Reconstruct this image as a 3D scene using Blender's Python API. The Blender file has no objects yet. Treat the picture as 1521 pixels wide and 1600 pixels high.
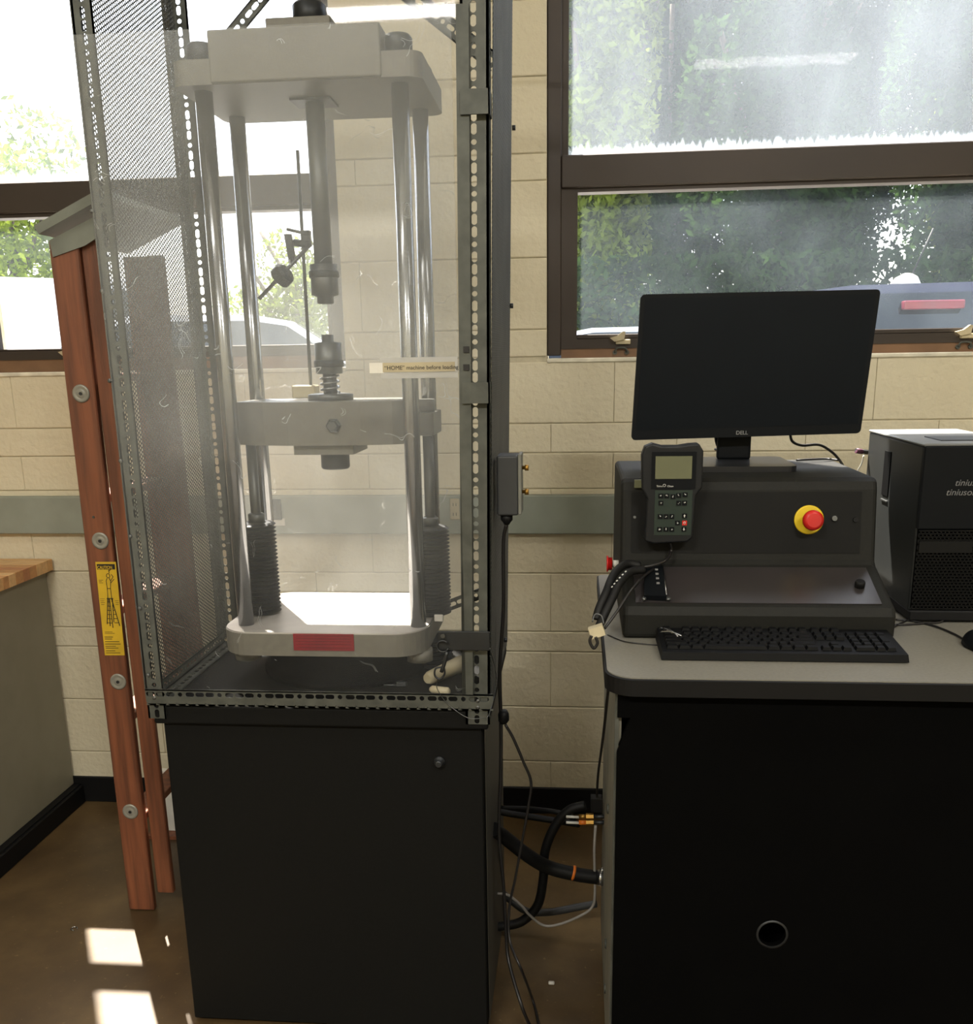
import bpy, bmesh, math, random
import numpy as np
from mathutils import Vector, Matrix, Quaternion
random.seed(7)
PI = math.pi
SC = bpy.context.scene
COL = SC.collection

# ------------------------------------------------------------------ camera, world, sun, lights, exposure
F_PX, CY_PX = 1520.0, 950.0
PITCH, YAW, ROLL = 0.25323, 0.09513, -0.01642
_f = Vector((-math.sin(YAW)*math.cos(PITCH), math.cos(YAW)*math.cos(PITCH), -math.sin(PITCH)))
_r = Vector((math.cos(YAW), math.sin(YAW), 0)); _u = _r.cross(_f)
_c, _s = math.cos(ROLL), math.sin(ROLL)
CR = _r*_c + _u*_s; CU = _u*_c - _r*_s; CF = _f
CAM = Vector((0, 0, 1.6))
cam = bpy.data.cameras.new('camera'); camo = bpy.data.objects.new('camera', cam); COL.objects.link(camo)
camo.matrix_world = Matrix(((CR.x, CU.x, -CF.x, CAM.x), (CR.y, CU.y, -CF.y, CAM.y), (CR.z, CU.z, -CF.z, CAM.z), (0, 0, 0, 1)))
cam.sensor_fit = 'HORIZONTAL'; cam.sensor_width = 36.0; cam.lens = 36.0*F_PX/1521.0
cam.shift_y = (CY_PX-800.0)/1521.0; cam.clip_start = 0.05; cam.clip_end = 300
SC.camera = camo

def at(px, py, axis, v):
    """the measured point of the place: the plane axis = v met along one line of sight"""
    d = CF + CR*((px-760.5)/F_PX) - CU*((py-CY_PX)/F_PX)
    i = 'xyz'.index(axis)
    return CAM + d*((v-CAM[i])/d[i])

w = bpy.data.worlds.new('sky'); SC.world = w; w.use_nodes = True
nt = w.node_tree; bgn = nt.nodes['Background']
sk = nt.nodes.new('ShaderNodeTexSky'); sk.sky_type = 'NISHITA'; sk.sun_disc = False
sk.sun_elevation = math.radians(60); sk.sun_rotation = math.radians(-31); sk.air_density = 1.2; sk.dust_density = 3.0; sk.ozone_density = 1.0
hs = nt.nodes.new('ShaderNodeHueSaturation'); hs.inputs['Saturation'].default_value = 0.55
nt.links.new(sk.outputs[0], hs.inputs['Color']); nt.links.new(hs.outputs[0], bgn.inputs[0]); bgn.inputs[1].default_value = 0.62
SUN_DIR = Vector((0.515*0.515, -0.857*0.515, -0.857))
sl = bpy.data.lights.new('sun', 'SUN'); sl.energy = 34.0; sl.angle = math.radians(0.6); sl.color = (1.0, 0.93, 0.82)
so = bpy.data.objects.new('sun', sl); COL.objects.link(so); so.rotation_euler = SUN_DIR.to_track_quat('-Z', 'Y').to_euler(); so.location = (-3, 9, 9)
SC.view_settings.view_transform = 'Standard'; SC.view_settings.look = 'None'
SC.view_settings.gamma = 1.0; SC.view_settings.use_curve_mapping = False
SC.view_settings.exposure = 0.30
ROOM_LIGHT = 46.0

# ------------------------------------------------------------------ helpers
def lin(c):
    return tuple((v/255/12.92 if v/255 <= 0.04045 else ((v/255+0.055)/1.055)**2.4) for v in c)
MATS = {}
def mat(name, rgb, rough=0.6, metal=0.0, var=None, bump=0.0, scale=30.0, stretch=(1, 1, 1), spec=0.5, vscale=None, emis=None, coat=0.0):
    if name in MATS: return MATS[name]
    m = bpy.data.materials.new(name); m.use_nodes = True; t = m.node_tree; b = t.nodes['Principled BSDF']
    c = lin(rgb); b.inputs['Base Color'].default_value = (*c, 1); b.inputs['Roughness'].default_value = rough
    b.inputs['Metallic'].default_value = metal; b.inputs['Specular IOR Level'].default_value = spec
    b.inputs['Coat Weight'].default_value = coat
    tc = t.nodes.new('ShaderNodeTexCoord'); mp = t.nodes.new('ShaderNodeMapping'); mp.inputs['Scale'].default_value = stretch
    t.links.new(tc.outputs['Object'], mp.inputs['Vector'])
    if var is None: var = tuple(max(0, v*0.86) for v in rgb)
    n = t.nodes.new('ShaderNodeTexNoise'); n.inputs['Scale'].default_value = vscale or scale*0.3; n.inputs['Detail'].default_value = 6
    t.links.new(mp.outputs[0], n.inputs['Vector'])
    r = t.nodes.new('ShaderNodeValToRGB'); r.color_ramp.elements[0].position = 0.36; r.color_ramp.elements[1].position = 0.66
    r.color_ramp.elements[0].color = (*lin(var), 1); r.color_ramp.elements[1].color = (*c, 1)
    t.links.new(n.outputs[0], r.inputs[0]); t.links.new(r.outputs[0], b.inputs['Base Color'])
    if bump:
        n2 = t.nodes.new('ShaderNodeTexNoise'); n2.inputs['Scale'].default_value = scale; n2.inputs['Detail'].default_value = 5
        t.links.new(mp.outputs[0], n2.inputs['Vector'])
        bp = t.nodes.new('ShaderNodeBump'); bp.inputs['Strength'].default_value = bump; bp.inputs['Distance'].default_value = 0.004
        t.links.new(n2.outputs[0], bp.inputs['Height']); t.links.new(bp.outputs[0], b.inputs['Normal'])
    if emis:
        b.inputs['Emission Color'].default_value = (*lin(emis[0]), 1); b.inputs['Emission Strength'].default_value = emis[1]
    MATS[name] = m; return m

def sheet_mat(name, haze, tint, nscale, lo, hi, gloss=0.06, stretch=(1, 1, 1), scratch=0.0, streak=None, glare_rise=None):
    """clear sheet with dust: see-through, part scattering"""
    m = bpy.data.materials.new(name); m.use_nodes = True; t = m.node_tree; t.nodes.clear(); L = t.links.new
    out = t.nodes.new('ShaderNodeOutputMaterial')
    tr = t.nodes.new('ShaderNodeBsdfTransparent')
    df = t.nodes.new('ShaderNodeBsdfDiffuse'); tl = t.nodes.new('ShaderNodeBsdfTranslucent'); gl = t.nodes.new('ShaderNodeBsdfGlossy')
    gl.inputs['Roughness'].default_value = 0.03
    for n in (df, tl): n.inputs['Color'].default_value = (*lin(tint), 1)
    m1 = t.nodes.new('ShaderNodeMixShader'); m1.inputs[0].default_value = 0.6; L(df.outputs[0], m1.inputs[1]); L(tl.outputs[0], m1.inputs[2])
    tc = t.nodes.new('ShaderNodeTexCoord'); mp = t.nodes.new('ShaderNodeMapping'); mp.inputs['Scale'].default_value = stretch
    L(tc.outputs['Object'], mp.inputs[0])
    nz = t.nodes.new('ShaderNodeTexNoise'); nz.inputs['Scale'].default_value = nscale; nz.inputs['Detail'].default_value = 7; L(mp.outputs[0], nz.inputs['Vector'])
    mr = t.nodes.new('ShaderNodeMapRange'); mr.inputs[1].default_value = 0.3; mr.inputs[2].default_value = 0.7
    mr.inputs[3].default_value = lo; mr.inputs[4].default_value = hi; L(nz.outputs[0], mr.inputs[0])
    fac = mr.outputs[0]
    if glare_rise:   # dust haze strengthened towards the top to paint in veiling glare: (z from, z to)
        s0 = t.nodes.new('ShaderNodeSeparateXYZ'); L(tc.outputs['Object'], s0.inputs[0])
        r0 = t.nodes.new('ShaderNodeMapRange'); r0.interpolation_type = 'SMOOTHSTEP'; r0.inputs[1].default_value = glare_rise[0]; r0.inputs[2].default_value = glare_rise[1]; r0.inputs[3].default_value = glare_rise[2]; r0.inputs[4].default_value = 1.0; L(s0.outputs[2], r0.inputs[0])
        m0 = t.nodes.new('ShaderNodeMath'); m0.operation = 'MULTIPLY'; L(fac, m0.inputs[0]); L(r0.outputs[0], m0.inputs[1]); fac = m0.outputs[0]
    if scratch:
        sw = t.nodes.new('ShaderNodeTexNoise'); sw.inputs['Scale'].default_value = 9; sw.inputs['Detail'].default_value = 2; L(tc.outputs['Object'], sw.inputs['Vector'])
        sub = t.nodes.new('ShaderNodeMath'); sub.operation = 'SUBTRACT'; sub.inputs[1].default_value = 0.5; L(sw.outputs[0], sub.inputs[0])
        ab = t.nodes.new('ShaderNodeMath'); ab.operation = 'ABSOLUTE'; L(sub.outputs[0], ab.inputs[0])
        lt = t.nodes.new('ShaderNodeMath'); lt.operation = 'LESS_THAN'; lt.inputs[1].default_value = 0.0014; L(ab.outputs[0], lt.inputs[0])
        g2 = t.nodes.new('ShaderNodeTexNoise'); g2.inputs['Scale'].default_value = 14; L(tc.outputs['Object'], g2.inputs['Vector'])
        gt = t.nodes.new('ShaderNodeMath'); gt.operation = 'GREATER_THAN'; gt.inputs[1].default_value = 0.6; L(g2.outputs[0], gt.inputs[0])
        mu = t.nodes.new('ShaderNodeMath'); mu.operation = 'MULTIPLY'; L(lt.outputs[0], mu.inputs[0]); L(gt.outputs[0], mu.inputs[1])
        mu2 = t.nodes.new('ShaderNodeMath'); mu2.operation = 'MULTIPLY_ADD'; mu2.inputs[1].default_value = scratch; L(mu.outputs[0], mu2.inputs[0]); L(fac, mu2.inputs[2]); fac = mu2.outputs[0]
    if streak:   # runs of dried water above the foot of the pane: (foot z, height, strength)
        sx = t.nodes.new('ShaderNodeMapping'); sx.inputs['Scale'].default_value = (1, 1, 0.04); L(tc.outputs['Object'], sx.inputs[0])
        ns = t.nodes.new('ShaderNodeTexNoise'); ns.inputs['Scale'].default_value = 90; ns.inputs['Detail'].default_value = 3; L(sx.outputs[0], ns.inputs['Vector'])
        sp = t.nodes.new('ShaderNodeSeparateXYZ'); L(tc.outputs['Object'], sp.inputs[0])
        rz = t.nodes.new('ShaderNodeMapRange'); rz.inputs[1].default_value = streak[0]; rz.inputs[2].default_value = streak[0]+streak[1]; rz.inputs[3].default_value = 1; rz.inputs[4].default_value = 0
        L(sp.outputs[2], rz.inputs[0])
        a = t.nodes.new('ShaderNodeMath'); a.operation = 'ADD'; L(ns.outputs[0], a.inputs[0]); L(rz.outputs[0], a.inputs[1])
        g = t.nodes.new('ShaderNodeMapRange'); g.inputs[1].default_value = 0.98; g.inputs[2].default_value = 1.12; g.inputs[3].default_value = 0; g.inputs[4].default_value = streak[2]; L(a.outputs[0], g.inputs[0])
        ad = t.nodes.new('ShaderNodeMath'); ad.operation = 'ADD'; ad.use_clamp = True; L(g.outputs[0], ad.inputs[0]); L(fac, ad.inputs[1]); fac = ad.outputs[0]
    m2 = t.nodes.new('ShaderNodeMixShader'); L(fac, m2.inputs[0]); L(tr.outputs[0], m2.inputs[1]); L(m1.outputs[0], m2.inputs[2])
    m3 = t.nodes.new('ShaderNodeMixShader'); fr = t.nodes.new('ShaderNodeFresnel'); fr.inputs[0].default_value = 1.3
    fm = t.nodes.new('ShaderNodeMath'); fm.operation = 'MULTIPLY'; fm.inputs[1].default_value = gloss*10; L(fr.outputs[0], fm.inputs[0])
    L(fm.outputs[0], m3.inputs[0]); L(m2.outputs[0], m3.inputs[1]); L(gl.outputs[0], m3.inputs[2])
    L(m3.outputs[0], out.inputs[0]); MATS[name] = m; return m

WL = {}
class MB:
    """collects shapes in world coordinates; build() links them as ONE mesh object"""
    def __init__(s): s.v = []; s.f = []; s.sm = []
    def add(s, vs, fs, smooth=False):
        k = len(s.v); s.v += [tuple(p) for p in vs]; s.f += [tuple(i+k for i in f) for f in fs]; s.sm += [smooth]*len(fs); return s
    def box(s, x0, x1, y0, y1, z0, z1, ch=0.0):
        if x0 > x1: x0, x1 = x1, x0
        if y0 > y1: y0, y1 = y1, y0
        if z0 > z1: z0, z1 = z1, z0
        if ch <= 0:
            vs = [(x0,y0,z0),(x1,y0,z0),(x1,y1,z0),(x0,y1,z0),(x0,y0,z1),(x1,y0,z1),(x1,y1,z1),(x0,y1,z1)]
            return s.add(vs, [(0,3,2,1),(4,5,6,7),(0,1,5,4),(1,2,6,5),(2,3,7,6),(3,0,4,7)])
        bm = bmesh.new(); bmesh.ops.create_cube(bm, size=1)
        for v in bm.verts: v.co = Vector(((x0+x1)/2+v.co.x*(x1-x0), (y0+y1)/2+v.co.y*(y1-y0), (z0+z1)/2+v.co.z*(z1-z0)))
        bmesh.ops.bevel(bm, geom=bm.edges[:], offset=min(ch, (x1-x0)*.45, (y1-y0)*.45, (z1-z0)*.45), segments=1 if ch < .004 else 3, profile=0.5, affect='EDGES')
        bm.verts.index_update()
        s.add([v.co for v in bm.verts], [[v.index for v in f.verts] for f in bm.faces]); bm.free(); return s
    def obox(s, c, ax, ay, az, hx, hy, hz):
        c = Vector(c); ax, ay, az = Vector(ax).normalized()*hx, Vector(ay).normalized()*hy, Vector(az).normalized()*hz
        vs = [c+ax*i+ay*j+az*k for k in (-1, 1) for i, j in ((-1,-1),(1,-1),(1,1),(-1,1))]
        return s.add(vs, [(0,3,2,1),(4,5,6,7),(0,1,5,4),(1,2,6,5),(2,3,7,6),(3,0,4,7)])
    def prism(s, pts, axis, a, b, smooth=False):
        n = len(pts)
        def P(p, h):
            return {'x': (h, p[0], p[1]), 'y': (p[0], h, p[1]), 'z': (p[0], p[1], h)}[axis]
        vs = [P(p, a) for p in pts]+[P(p, b) for p in pts]
        fs = [tuple(range(n)), tuple(range(2*n-1, n-1, -1))]
        s.add(vs, fs); k = len(s.v)-2*n
        for i in range(n):
            j = (i+1) % n; s.f.append((k+i, k+j, k+n+j, k+n+i)); s.sm.append(smooth)
        return s
    def lathe(s, c, axis, prof, n=20, smooth=True, caps=True):
        """prof = [(radius, distance along axis)]"""
        c = Vector(c); a = Vector(axis).normalized(); q = a.to_track_quat('Z', 'Y')
        X, Y = q @ Vector((1,0,0)), q @ Vector((0,1,0)); vs = []
        for r, h in prof:
            for i in range(n):
                t = 2*PI*i/n; vs.append(c+a*h+X*(r*math.cos(t))+Y*(r*math.sin(t)))
        m = len(prof); k = len(s.v); s.v += [tuple(p) for p in vs]
        for j in range(m-1):
            for i in range(n):
                i2 = (i+1) % n; s.f.append((k+j*n+i, k+j*n+i2, k+(j+1)*n+i2, k+(j+1)*n+i)); s.sm.append(smooth)
        if caps:
            s.f.append(tuple(k+i for i in range(n-1, -1, -1))); s.sm.append(False)
            s.f.append(tuple(k+(m-1)*n+i for i in range(n))); s.sm.append(False)
        return s
    def cyl(s, a, b, r, n=16, r2=None, smooth=True):
        a, b = Vector(a), Vector(b)
        return s.lathe(a, b-a, [(r, 0), (r2 if r2 is not None else r, (b-a).length)], n, smooth)
    def tube(s, pts, r, n=8, sub=6, closed=False):
        P = [Vector(p) for p in pts]
        if sub > 1 and len(P) > 2:
            Q = []
            for i in range(len(P)-1):
                p0 = P[i-1] if i else P[0]*2-P[1]; p1, p2 = P[i], P[i+1]; p3 = P[i+2] if i+2 < len(P) else P[-1]*2-P[-2]
                for k in range(sub):
                    t = k/sub; Q.append(0.5*((2*p1)+(p2-p0)*t+(2*p0-5*p1+4*p2-p3)*t*t+(3*p1-p0-3*p2+p3)*t**3))
            Q.append(P[-1]); P = Q
        k = len(s.v); up = Vector((0.13, 0.21, 0.97)); m = len(P)
        for i, p in enumerate(P):
            d = (P[min(i+1, m-1)]-P[max(i-1, 0)]).normalized(); x = d.cross(up)
            if x.length < .05: x = d.cross(Vector((1, 0, 0)))
            x.normalize(); y = x.cross(d); up = y
            for j in range(n):
                t = 2*PI*j/n; s.v.append(tuple(p+x*(r*math.cos(t))+y*(r*math.sin(t))))
        for i in range(m-1):
            for j in range(n):
                j2 = (j+1) % n; s.f.append((k+i*n+j, k+i*n+j2, k+(i+1)*n+j2, k+(i+1)*n+j)); s.sm.append(True)
        s.f.append(tuple(k+j for j in range(n-1, -1, -1))); s.sm.append(False)
        s.f.append(tuple(k+(m-1)*n+j for j in range(n))); s.sm.append(False)
        return s
    def map(s, fn): s.v = [tuple(fn(Vector(p))) for p in s.v]; return s
    def build(s, name, m, parent=None, kind=None, origin=None):
        if origin is None:
            if parent is not None: origin = WL[parent.name]
            else:
                xs = np.array(s.v); lo, hi = xs.min(0), xs.max(0); origin = Vector(((lo[0]+hi[0])/2, (lo[1]+hi[1])/2, lo[2]))
        origin = Vector(origin)
        me = bpy.data.meshes.new(name); me.from_pydata([(p[0]-origin.x, p[1]-origin.y, p[2]-origin.z) for p in s.v], [], s.f)
        me.polygons.foreach_set('use_smooth', s.sm); me.materials.append(m)
        bm = bmesh.new(); bm.from_mesh(me); bmesh.ops.recalc_face_normals(bm, faces=bm.faces[:]); bm.to_mesh(me); bm.free()
        me.update()
        o = bpy.data.objects.new(name, me); COL.objects.link(o)
        if parent is not None: o.parent = parent; o.location = origin-WL[parent.name]
        else: o.location = origin
        WL[o.name] = origin.copy()
        if kind: o['kind'] = kind
        return o
def thing(name, label, cat, loc, group=None):
    o = bpy.data.objects.new(name, None); COL.objects.link(o); o.location = loc; o.empty_display_size = .05
    o['label'] = label; o['category'] = cat
    if group: o['group'] = group
    WL[o.name] = Vector(loc); return o
def tag(o, label, cat, group=None):
    o['label'] = label; o['category'] = cat
    if group: o['group'] = group
    return o
def text(name, s, size, m, parent, origin, xdir=(1,0,0), ydir=(0,0,1), depth=0.0006, align='LEFT', shear=0.0, sx=1.0, bold=0.0):
    cu = bpy.data.curves.new('t', 'FONT'); cu.body = s; cu.size = size; cu.extrude = depth; cu.align_x = align; cu.shear = shear; cu.offset = bold
    to = bpy.data.objects.new('t', cu); COL.objects.link(to)
    dg = bpy.context.evaluated_depsgraph_get(); me = bpy.data.meshes.new_from_object(to.evaluated_get(dg))
    X, Y = Vector(xdir).normalized(), Vector(ydir).normalized(); Z = X.cross(Y); O = Vector(origin)
    mb = MB(); mb.add([O+X*(v.co.x*sx)+Y*v.co.y+Z*v.co.z for v in me.vertices], [tuple(p.vertices) for p in me.polygons])
    bpy.data.objects.remove(to); bpy.data.curves.remove(cu); bpy.data.meshes.remove(me)
    return mb.build(name, m, parent)
def rrect(x0, x1, y0, y1, r, n=6, rs=None):
    rs = rs or (r, r, r, r); pts = []
    for (cx, cy, a0), q in zip(((x1, y1, 0), (x0, y1, 90), (x0, y0, 180), (x1, y0, 270)), rs):
        sx = -1 if cx == x1 else 1; sy = -1 if cy == y1 else 1
        if q <= 1e-5: pts.append((cx, cy)); continue
        for i in range(n+1):
            t = math.radians(a0+90*i/n); pts.append((cx+sx*q+q*math.cos(t), cy+sy*q+q*math.sin(t)))
    return pts

# ------------------------------------------------------------------ materials
M_wall = mat('painted_block', (208, 200, 176), 0.55, var=(200, 191, 166), bump=1.0, scale=48, vscale=2.2)
M_mortar = mat('painted_mortar', (202, 193, 168), 0.7, bump=0.4, scale=60)
M_plain = mat('painted_wall', (198, 188, 158), 0.7, bump=0.1, scale=40)
M_ceil = mat('ceiling_tile', (215, 212, 200), 0.9, bump=0.2, scale=120)
M_sill = mat('white_sill', (224, 219, 200), 0.6, bump=0.3, scale=50)
M_frame = mat('brown_anodised', (56, 47, 41), 0.48, 0.2, var=(49, 41, 36), scale=8)
M_copper = mat('copper_brown', (128, 96, 70), 0.5, 0.2)
M_race = mat('grey_raceway', (138, 144, 134), 0.55, var=(130, 136, 126))
M_cove = mat('black_rubber', (11, 11, 12), 0.6, spec=.25)
M_black = mat('black_panel', (4, 4, 4), 0.8, spec=0.05, var=(3, 3, 3))
M_cab = mat('charcoal_paint', (18, 18, 17), 0.65, var=(16, 16, 15), spec=0.12, bump=0.08, scale=500)
M_cab_side = mat('machine_side_paint', (70, 68, 62), 0.5, var=(64, 62, 56), spec=0.4)
M_con = mat('console_paint', (28, 28, 25), 0.65, var=(25, 25, 22), bump=0.1, scale=700, spec=0.2)
M_conp = mat('console_panel', (17, 17, 16), 0.6, var=(15, 15, 14), spec=0.16)
M_beige = mat('machine_beige', (108, 105, 95), 0.5, var=(101, 98, 89), bump=0.1, scale=200)
M_beige_top = mat('ground_steel', (186, 182, 176), 0.4, 0.1, var=(150, 144, 138), vscale=5)
M_chrome = mat('polished_steel', (178, 180, 182), 0.2, 1.0, var=(150, 152, 156), stretch=(1, 1, .05), vscale=8)
M_steel = mat('dull_steel', (110, 112, 112), 0.42, 0.85, var=(92, 94, 94))
M_dsteel = mat('dark_steel', (62, 64, 66), 0.45, 0.7)
M_galv = mat('galvanised_steel', (88, 90, 84), 0.55, 0.4, var=(72, 74, 69), vscale=25)
M_mesh = mat('mesh_steel', (84, 84, 80), 0.55, 0.4)
M_bellow = mat('bellows_rubber', (26, 27, 32), 0.55)
M_rubber = mat('hose_rubber', (10, 10, 10), 0.6, spec=.3)
M_cable = mat('cable_black', (24, 22, 22), 0.45)
M_gcable = mat('cable_grey', (150, 146, 142), 0.5)
M_red = mat('signal_red', (196, 30, 26), 0.35)
M_yel = mat('signal_yellow', (226, 194, 20), 0.45)
M_redpl = mat('red_nameplate', (128, 22, 34), 0.4)
M_redln = mat('nameplate_lines', (84, 12, 22), 0.4)
M_brass = mat('brass', (170, 130, 62), 0.4, 0.8)
M_orange = mat('orange_plastic', (226, 120, 30), 0.5)
M_white = mat('white_plastic', (222, 220, 212), 0.5)
M_cream = mat('cream_paint', (196, 184, 152), 0.5)
M_rail = mat('ladder_wood', (126, 74, 48), 0.5, var=(92, 53, 35), bump=0.15, scale=60, stretch=(6, 6, .35), vscale=9)
M_label = mat('yellow_label', (214, 176, 40), 0.5)
M_ink = mat('black_ink', (22, 20, 18), 0.6)
M_tape = mat('white_paper', (222, 218, 208), 0.6)
M_strip = mat('tan_paper', (178, 166, 136), 0.6)
M_txt = mat('white_print', (205, 205, 200), 0.6)
M_gtxt = mat('grey_print', (120, 120, 120), 0.6)
M_scr = mat('screen_dark', (6, 12, 18), 0.5, spec=0.12, var=(5, 10, 16))
M_bez = mat('bezel_black', (8, 11, 15), 0.55, var=(7, 10, 13), spec=.15)
M_lcd = mat('lcd_olive', (98, 100, 74), 0.4, var=(92, 94, 70))
M_pgreen = mat('keypad_green', (18, 38, 30), 0.5)
M_pbody = mat('pendant_body', (20, 22, 25), 0.5, spec=.3)
M_key = mat('key_black', (8, 9, 11), 0.5, spec=.2)
M_desk = mat('grey_laminate', (120, 117, 107), 0.45, var=(112, 109, 100), vscale=160)
M_deskside = mat('desk_side_grey', (120, 118, 106), 0.5)
M_counter = mat('counter_panel', (132, 128, 112), 0.55, var=(126, 122, 106))
M_asph = mat('asphalt', (150, 148, 142), 0.9, bump=0.2, scale=20)
M_carw = mat('car_white', (226, 228, 230), 0.25, coat=0.6, var=(220, 222, 224))
M_card = mat('car_dark', (52, 52, 72), 0.2, 0.4, coat=0.8, var=(48, 48, 66))
M_carg = mat('car_glass', (24, 30, 36), 0.08)
M_bark = mat('bark', (84, 70, 56), 0.9, bump=0.4, scale=15)
def stave_mat(i, rgb): return mat('maple_%d' % i, rgb, 0.4, var=tuple(v*.9 for v in rgb), stretch=(.4, 5, 5), vscale=14)
STAVES = [stave_mat(i, c) for i, c in enumerate(((205, 160, 104), (190, 138, 86), (214, 172, 118), (176, 118, 78)))]

def leaf_mat(name, rgb):
    m = bpy.data.materials.new(name); m.use_nodes = True; t = m.node_tree; t.nodes.clear(); L = t.links.new
    o = t.nodes.new('ShaderNodeOutputMaterial'); d = t.nodes.new('ShaderNodeBsdfDiffuse'); tr = t.nodes.new('ShaderNodeBsdfTranslucent'); x = t.nodes.new('ShaderNodeMixShader')
    x.inputs[0].default_value = 0.35
    tc = t.nodes.new('ShaderNodeTexCoord'); n = t.nodes.new('ShaderNodeTexNoise'); n.inputs['Scale'].default_value = 1.3; n.inputs['Detail'].default_value = 4; L(tc.outputs['Object'], n.inputs['Vector'])
    r = t.nodes.new('ShaderNodeValToRGB'); r.color_ramp.elements[0].position = .35; r.color_ramp.elements[1].position = .65
    r.color_ramp.elements[0].color = (*lin(tuple(v*.55 for v in rgb)), 1); r.color_ramp.elements[1].color = (*lin(rgb), 1)
    L(n.outputs[0], r.inputs[0]); L(r.outputs[0], d.inputs[0]); L(r.outputs[0], tr.inputs[0])
    L(d.outputs[0], x.inputs[1]); L(tr.outputs[0], x.inputs[2]); L(x.outputs[0], o.inputs[0]); return m
M_leaf = leaf_mat('leaf_green', (50, 72, 34)); M_leaf2 = leaf_mat('leaf_yellowgreen', (124, 142, 52)); M_core = mat('foliage_core', (22, 32, 18), 0.95)

def floor_mat():
    m = bpy.data.materials.new('stained_concrete'); m.use_nodes = True; t = m.node_tree; b = t.nodes['Principled BSDF']; L = t.links.new
    tc = t.nodes.new('ShaderNodeTexCoord')
    n = t.nodes.new('ShaderNodeTexNoise'); n.inputs['Scale'].default_value = 2.4; n.inputs['Detail'].default_value = 9; n.inputs['Roughness'].default_value = .62; L(tc.outputs['Object'], n.inputs['Vector'])
    r = t.nodes.new('ShaderNodeValToRGB'); e = r.color_ramp.elements
    e[0].position = .32; e[0].color = (*lin((56, 43, 26)), 1); e[1].position = .68; e[1].color = (*lin((100, 81, 52)), 1)
    x = e.new(.5); x.color = (*lin((78, 61, 38)), 1); L(n.outputs[0], r.inputs[0])
    n2 = t.nodes.new('ShaderNodeTexNoise'); n2.inputs['Scale'].default_value = 60; n2.inputs['Detail'].default_value = 3; L(tc.outputs['Object'], n2.inputs['Vector'])
    g = t.nodes.new('ShaderNodeMapRange'); g.inputs[1].default_value = .66; g.inputs[2].default_value = .78; g.inputs[3].default_value = 0; g.inputs[4].default_value = .6; L(n2.outputs[0], g.inputs[0])
    mx = t.nodes.new('ShaderNodeMixRGB'); L(g.outputs[0], mx.inputs[0]); L(r.outputs[0], mx.inputs[1]); mx.inputs[2].default_value = (*lin((140, 120, 88)), 1)
    L(mx.outputs[0], b.inputs['Base Color']); b.inputs['Roughness'].default_value = .38
    bp = t.nodes.new('ShaderNodeBump'); bp.inputs['Strength'].default_value = .12; bp.inputs['Distance'].default_value = .003; L(n.outputs[0], bp.inputs['Height']); L(bp.outputs[0], b.inputs['Normal'])
    return m
M_floor = floor_mat()
M_door = sheet_mat('clear_sheet', 0, (225, 228, 226), 3.0, 0.10, 0.24, gloss=.02, scratch=.4, glare_rise=(.05, .9, .12))
M_back = sheet_mat('clear_back_sheet', 0, (225, 226, 220), 4.0, 0.03, 0.09, gloss=.03, scratch=.3)
M_glu = sheet_mat('hazy_glass', 0, (214, 226, 240), 2.0, 0.045, 0.14, gloss=.006, stretch=(1, 1, .35), streak=(.605, .075, .22))
M_gll = sheet_mat('window_glass', 0, (205, 222, 236), 3.0, 0.008, 0.035, gloss=.012)

# ------------------------------------------------------------------ the room
YW = 3.22
RX0, RX1, RY0, ZC = -2.75, 3.4, -3.6, 3.85
def structure(o): o['kind'] = 'structure'; return o
structure(MB().box(RX0-.2, RX1+.2, RY0-.2, YW+.25, -.2, 0).build('floor', M_floor))
structure(MB().box(RX0-.2, RX1+.2, RY0-.2, YW+.25, ZC, ZC+.2).build('ceiling', M_ceil))
structure(MB().box(RX0-.2, RX0, RY0-.2, YW, 0, ZC).build('wall_left', M_plain))
structure(MB().box(RX1, RX1+.2, RY0-.2, YW, 0, ZC).build('wall_right', M_plain))
structure(MB().box(RX0, RX1, RY0-.2, RY0, 0, ZC).build('wall_front', M_plain))
# window openings: (x0, x1, z0, z1)
WIN = [(-2.03, -.757, 1.562, 3.66), (-.10, 1.75, 1.580, 3.66)]
mb = MB(); yb = YW+.006; y2 = YW+.20
xs = [RX0, WIN[0][0], WIN[0][1], WIN[1][0], WIN[1][1], RX1]
mb.box(xs[0], xs[1], yb, y2, 0, ZC); mb.box(xs[2], xs[3], yb, y2, 0, ZC); mb.box(xs[4], xs[5], yb, y2, 0, ZC)
for q in WIN:
    mb.box(q[0], q[1], yb, y2, 0, q[2]); mb.box(q[0], q[1], yb, y2, q[3], ZC)
wall = structure(mb.build('wall_back', M_mortar))
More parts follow.
